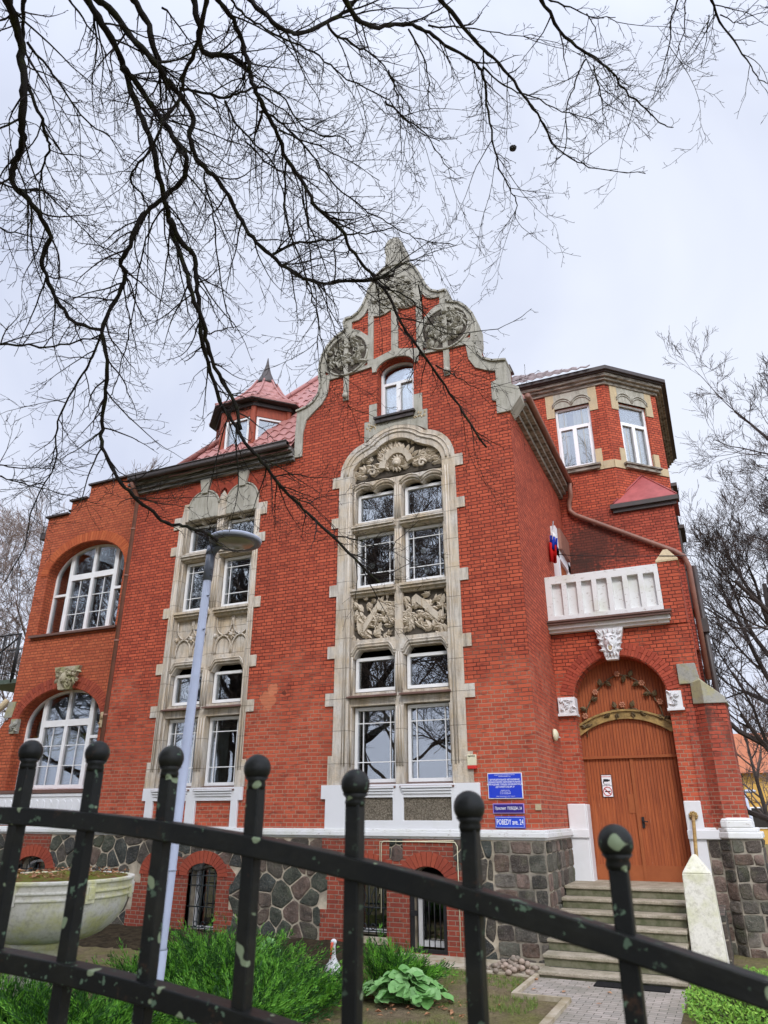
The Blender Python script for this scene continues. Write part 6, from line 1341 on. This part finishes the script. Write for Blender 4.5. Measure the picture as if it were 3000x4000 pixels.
b=MB(); tp,_=path(Vector((0,0,0)),Vector((.05,.05,1)),9.5,14,r,.05,.05); b.tube(tp,[.36-.16*i/14 for i in range(15)],14); b.build('trunk',M['bark'],ft)
for k,(d0,d1,w0,w1,pp) in enumerate(LIMBS):
    n=len(pp); P_=[]
    for i,(x,y) in enumerate(pp):
        t=i/(n-1); P_.append(at(x*1.80832,y*1.80832,dist=d0+(d1-d0)*t+.12*sin(i*1.3+k))-FO)
    first=pp[0][1]<=4
    path_=smooth_path(P_,r)
    m=len(path_); rad=[(w0+(w1-w0)*(i/(m-1))**.8)*.5*.01*.95 for i in range(m)]
    full=path_
    if first: # carry the bough back to the trunk
        s=path_[0]; dirn=(path_[0]-path_[3]).normalized(); tgt=tp[min(14,8+k%7)]
        pre=[]; q0=s+dirn*1.0
        for i in range(7):
            t=i/7; pre.append(tgt*(1-t)**2+q0*2*t*(1-t)+s*t*t)
        full=pre+path_; rad=[rad[0]*(1.6-.6*i/7) for i in range(7)]+rad
    mb=MB(); nsd=9 if w0>3 else 6; rad=[q*(1+.10*sin(i*2.1)+r.uniform(-.06,.06)) for i,q in enumerate(rad)]
    mb.tube(full,rad,nsd); mb.build('bough',M['bark'],ft)
    big=w0>2.5
    nsec=int(len(pp)*(.9 if big else .5))
    for j in range(nsec):
        i=r.randrange(1,m-1); seg=(path_[i+1]-path_[i-1]).normalized(); px_=pp[min(n-1,int(i/m*n))]
        if px_[0]>1150 and px_[1]>260: continue
        d_s=side(seg,r.uniform(.45,.9),r,-.05); L_=r.uniform(.55,1.15); q,_=path(path_[i],d_s,L_,9,r,.16,.0); r0=max(.004,min(rad[-m+i]*.5,.0085)); sb.tube(q,[r0*(1-.75*k_/9) for k_ in range(10)],4,False,False)
        subtwigs(tw,q,lambda u,r0=r0:r0*(1-.6*u),r,1,.12,lambda u:.36,3,.0020,(.45,1.05),3,.01)
    subtwigs(tw,path_,lambda u,w0=w0,w1=w1:(w0+(w1-w0)*u)*.005,r,1,(.16 if big else .12)*(1.35 if pp[-1][0]>1100 else 1),lambda u,pp=pp,big=big:(.60 if big else .45)*(.75 if pp[-1][0]>1100 else 1),3,.0022,(.45,1.05),3,.01)
sb.build('side_branches',M['bark'],ft)['kind']='stuff'
o=tw.build('twigs',M['twig'],ft); o['kind']='stuff'
ns_=MB(); p=at(1108*1.80832,320*1.80832,dist=7)
for k in range(40):
    u=Vector((r.uniform(-1,1),r.uniform(-1,1),r.uniform(-1,1))).normalized(); ns_.ball(tuple(p+u*.022),.014,5,4,(1.3,1,.6))
tag(ns_.build('dead_leaf_cluster','stork_k'),'dark clump of dead leaves caught in the twigs against the sky','leaf cluster')
def bare_tree(seed,H,trunk_r,levels,nch,spread,bark,twig,trunk_frac=.25,label='',loc=(0,0,0),trop=.03,rmin=.006,group=None,name='bare_tree',ratio=.62):
    r=random.Random(seed); t=thing(name,label,'tree',loc,0,group); T=MB(); C_=MB()
    tp,d=path(Vector((0,0,-.1)),Vector((r.uniform(-.08,.08),r.uniform(-.08,.08),1)),H*.72,10,r,.06,.05); T.tube(tp,[trunk_r*(1-.75*i/10) for i in range(11)],12)
    def rec(p,d,L_,rad,lev):
        n=6 if lev<3 else 4; q,dd=path(p,d,L_,n,r,.22,trop); mb=C_; tip=max(rmin,rad*.35)
        mb.tube(q,[max(rmin,rad+(tip-rad)*i/n) for i in range(n+1)],6 if lev<2 else 3,False,False)
        if lev>=levels: return
        k=nch if lev else nch+2
        for j in range(k):
            u=.25+.75*(j+r.random()*.8)/k; i=min(n-1,int(u*n)); pp=q[i].lerp(q[i+1],min(1,u*n-i)) if i<n else q[-1]
            seg=(q[i+1]-q[i]).normalized(); rr=max(rmin,(rad+(tip-rad)*u)*.62); rec(pp,side(seg,r.uniform(.3,.9)*spread,r,.12),L_*ratio*r.uniform(.65,1.15)*(1.15-.35*u),rr,lev+1)
    m=9+int(H/4)
    for j in range(m):
        u=trunk_frac+(1-trunk_frac)*(j+r.random()*.5)/m; x=u*10; i=min(9,int(x)); pp=tp[i].lerp(tp[i+1],x-i); q=j*2.4+r.uniform(-.4,.4)
        d=Vector((cos(q),sin(q),.55+.9*u)).normalized(); rec(pp,d,H*(.36-.14*u)*r.uniform(.8,1.2),trunk_r*.42*(1.15-.6*u),1)
    T.build('trunk',M[bark],t); C_.build('crown',M[twig],t); return t
bt=bare_tree(101,17.2,.36,6,4,.95,'bark2','twig3',.18,'broad dark bare oak crown rising behind the tower at the right edge',(7.0,13.2,0),.03,.006,ratio=.66)
c=copy_tree(bt); c.location=(6.0,18,-1.2); c.rotation_euler[2]=2.6; c['label']='second bare oak crown filling in behind the first at the right edge'
b1=bare_tree(102,21,.20,5,5,.75,'birch','birchtwig',.2,'tallest pale bare birch beyond the brick bay at the left',(-26.5,13,0),-.015,.008,'birches beyond the bay','birch_tree')
b2=bare_tree(103,17,.17,5,5,.75,'birch','birchtwig',.2,'second pale bare birch at the far left edge behind the fire stair',(-29.5,9,0),-.02,.008,'birches beyond the bay','birch_tree')
c=copy_tree(b2); c.location=(-24,17,0); c.rotation_euler[2]=2; c['label']='slender birch rising just behind the stepped parapet of the bay'
s1=bare_tree(104,9,.14,4,4,1.0,'bark2','twig2',.25,'small bare tree with forked trunk in front of the ochre house',(6.3,33,0),.02,.010,'small bare trees on the right')
c=copy_tree(s1); c.location=(4.6,26,0); c.rotation_euler[2]=1.5; c['label']='small leaning bare tree nearest the buttress on the right'
c=copy_tree(s1); c.location=(8.5,44,0); c.rotation_euler[2]=3.1; c.scale=(1.4,1.4,1.4); c['label']='taller brown bare tree farther back on the right'
# trees across the street, mirrored in the panes
for i,(x,y,rz_,sc_) in enumerate(((-9,-25,.5,1.3),(-3,-28,2.1,1.35),(4,-26,3.6,1.3),(11,-30,5,1.35),(-17,-27,1.2,1.35),(-25,-26,4.2,1.3),(-13,-24,2.9,1.3),(-6,-34,.9,1.4),(0,-25,5.4,1.3),(-21,-31,1.9,1.4),(-31,-21,.3,1.2),(-36,-26,2.2,1.35),(-43,-23,4,1.3),(-29,-29,5.5,1.3),(-40,-15,1,1.2))):
    c=copy_tree(bt if i%3 else b2); sc_*=1.18 if i%3 else 1; c.location=(x,y,0); c.rotation_euler[2]=rz_; c.scale=(sc_*1.0,)*3; c['label']='leafless street tree mirrored in the window panes'; c['group']='street trees mirrored in the windows'
    if 'birch' in c.name: c['category']='tree'
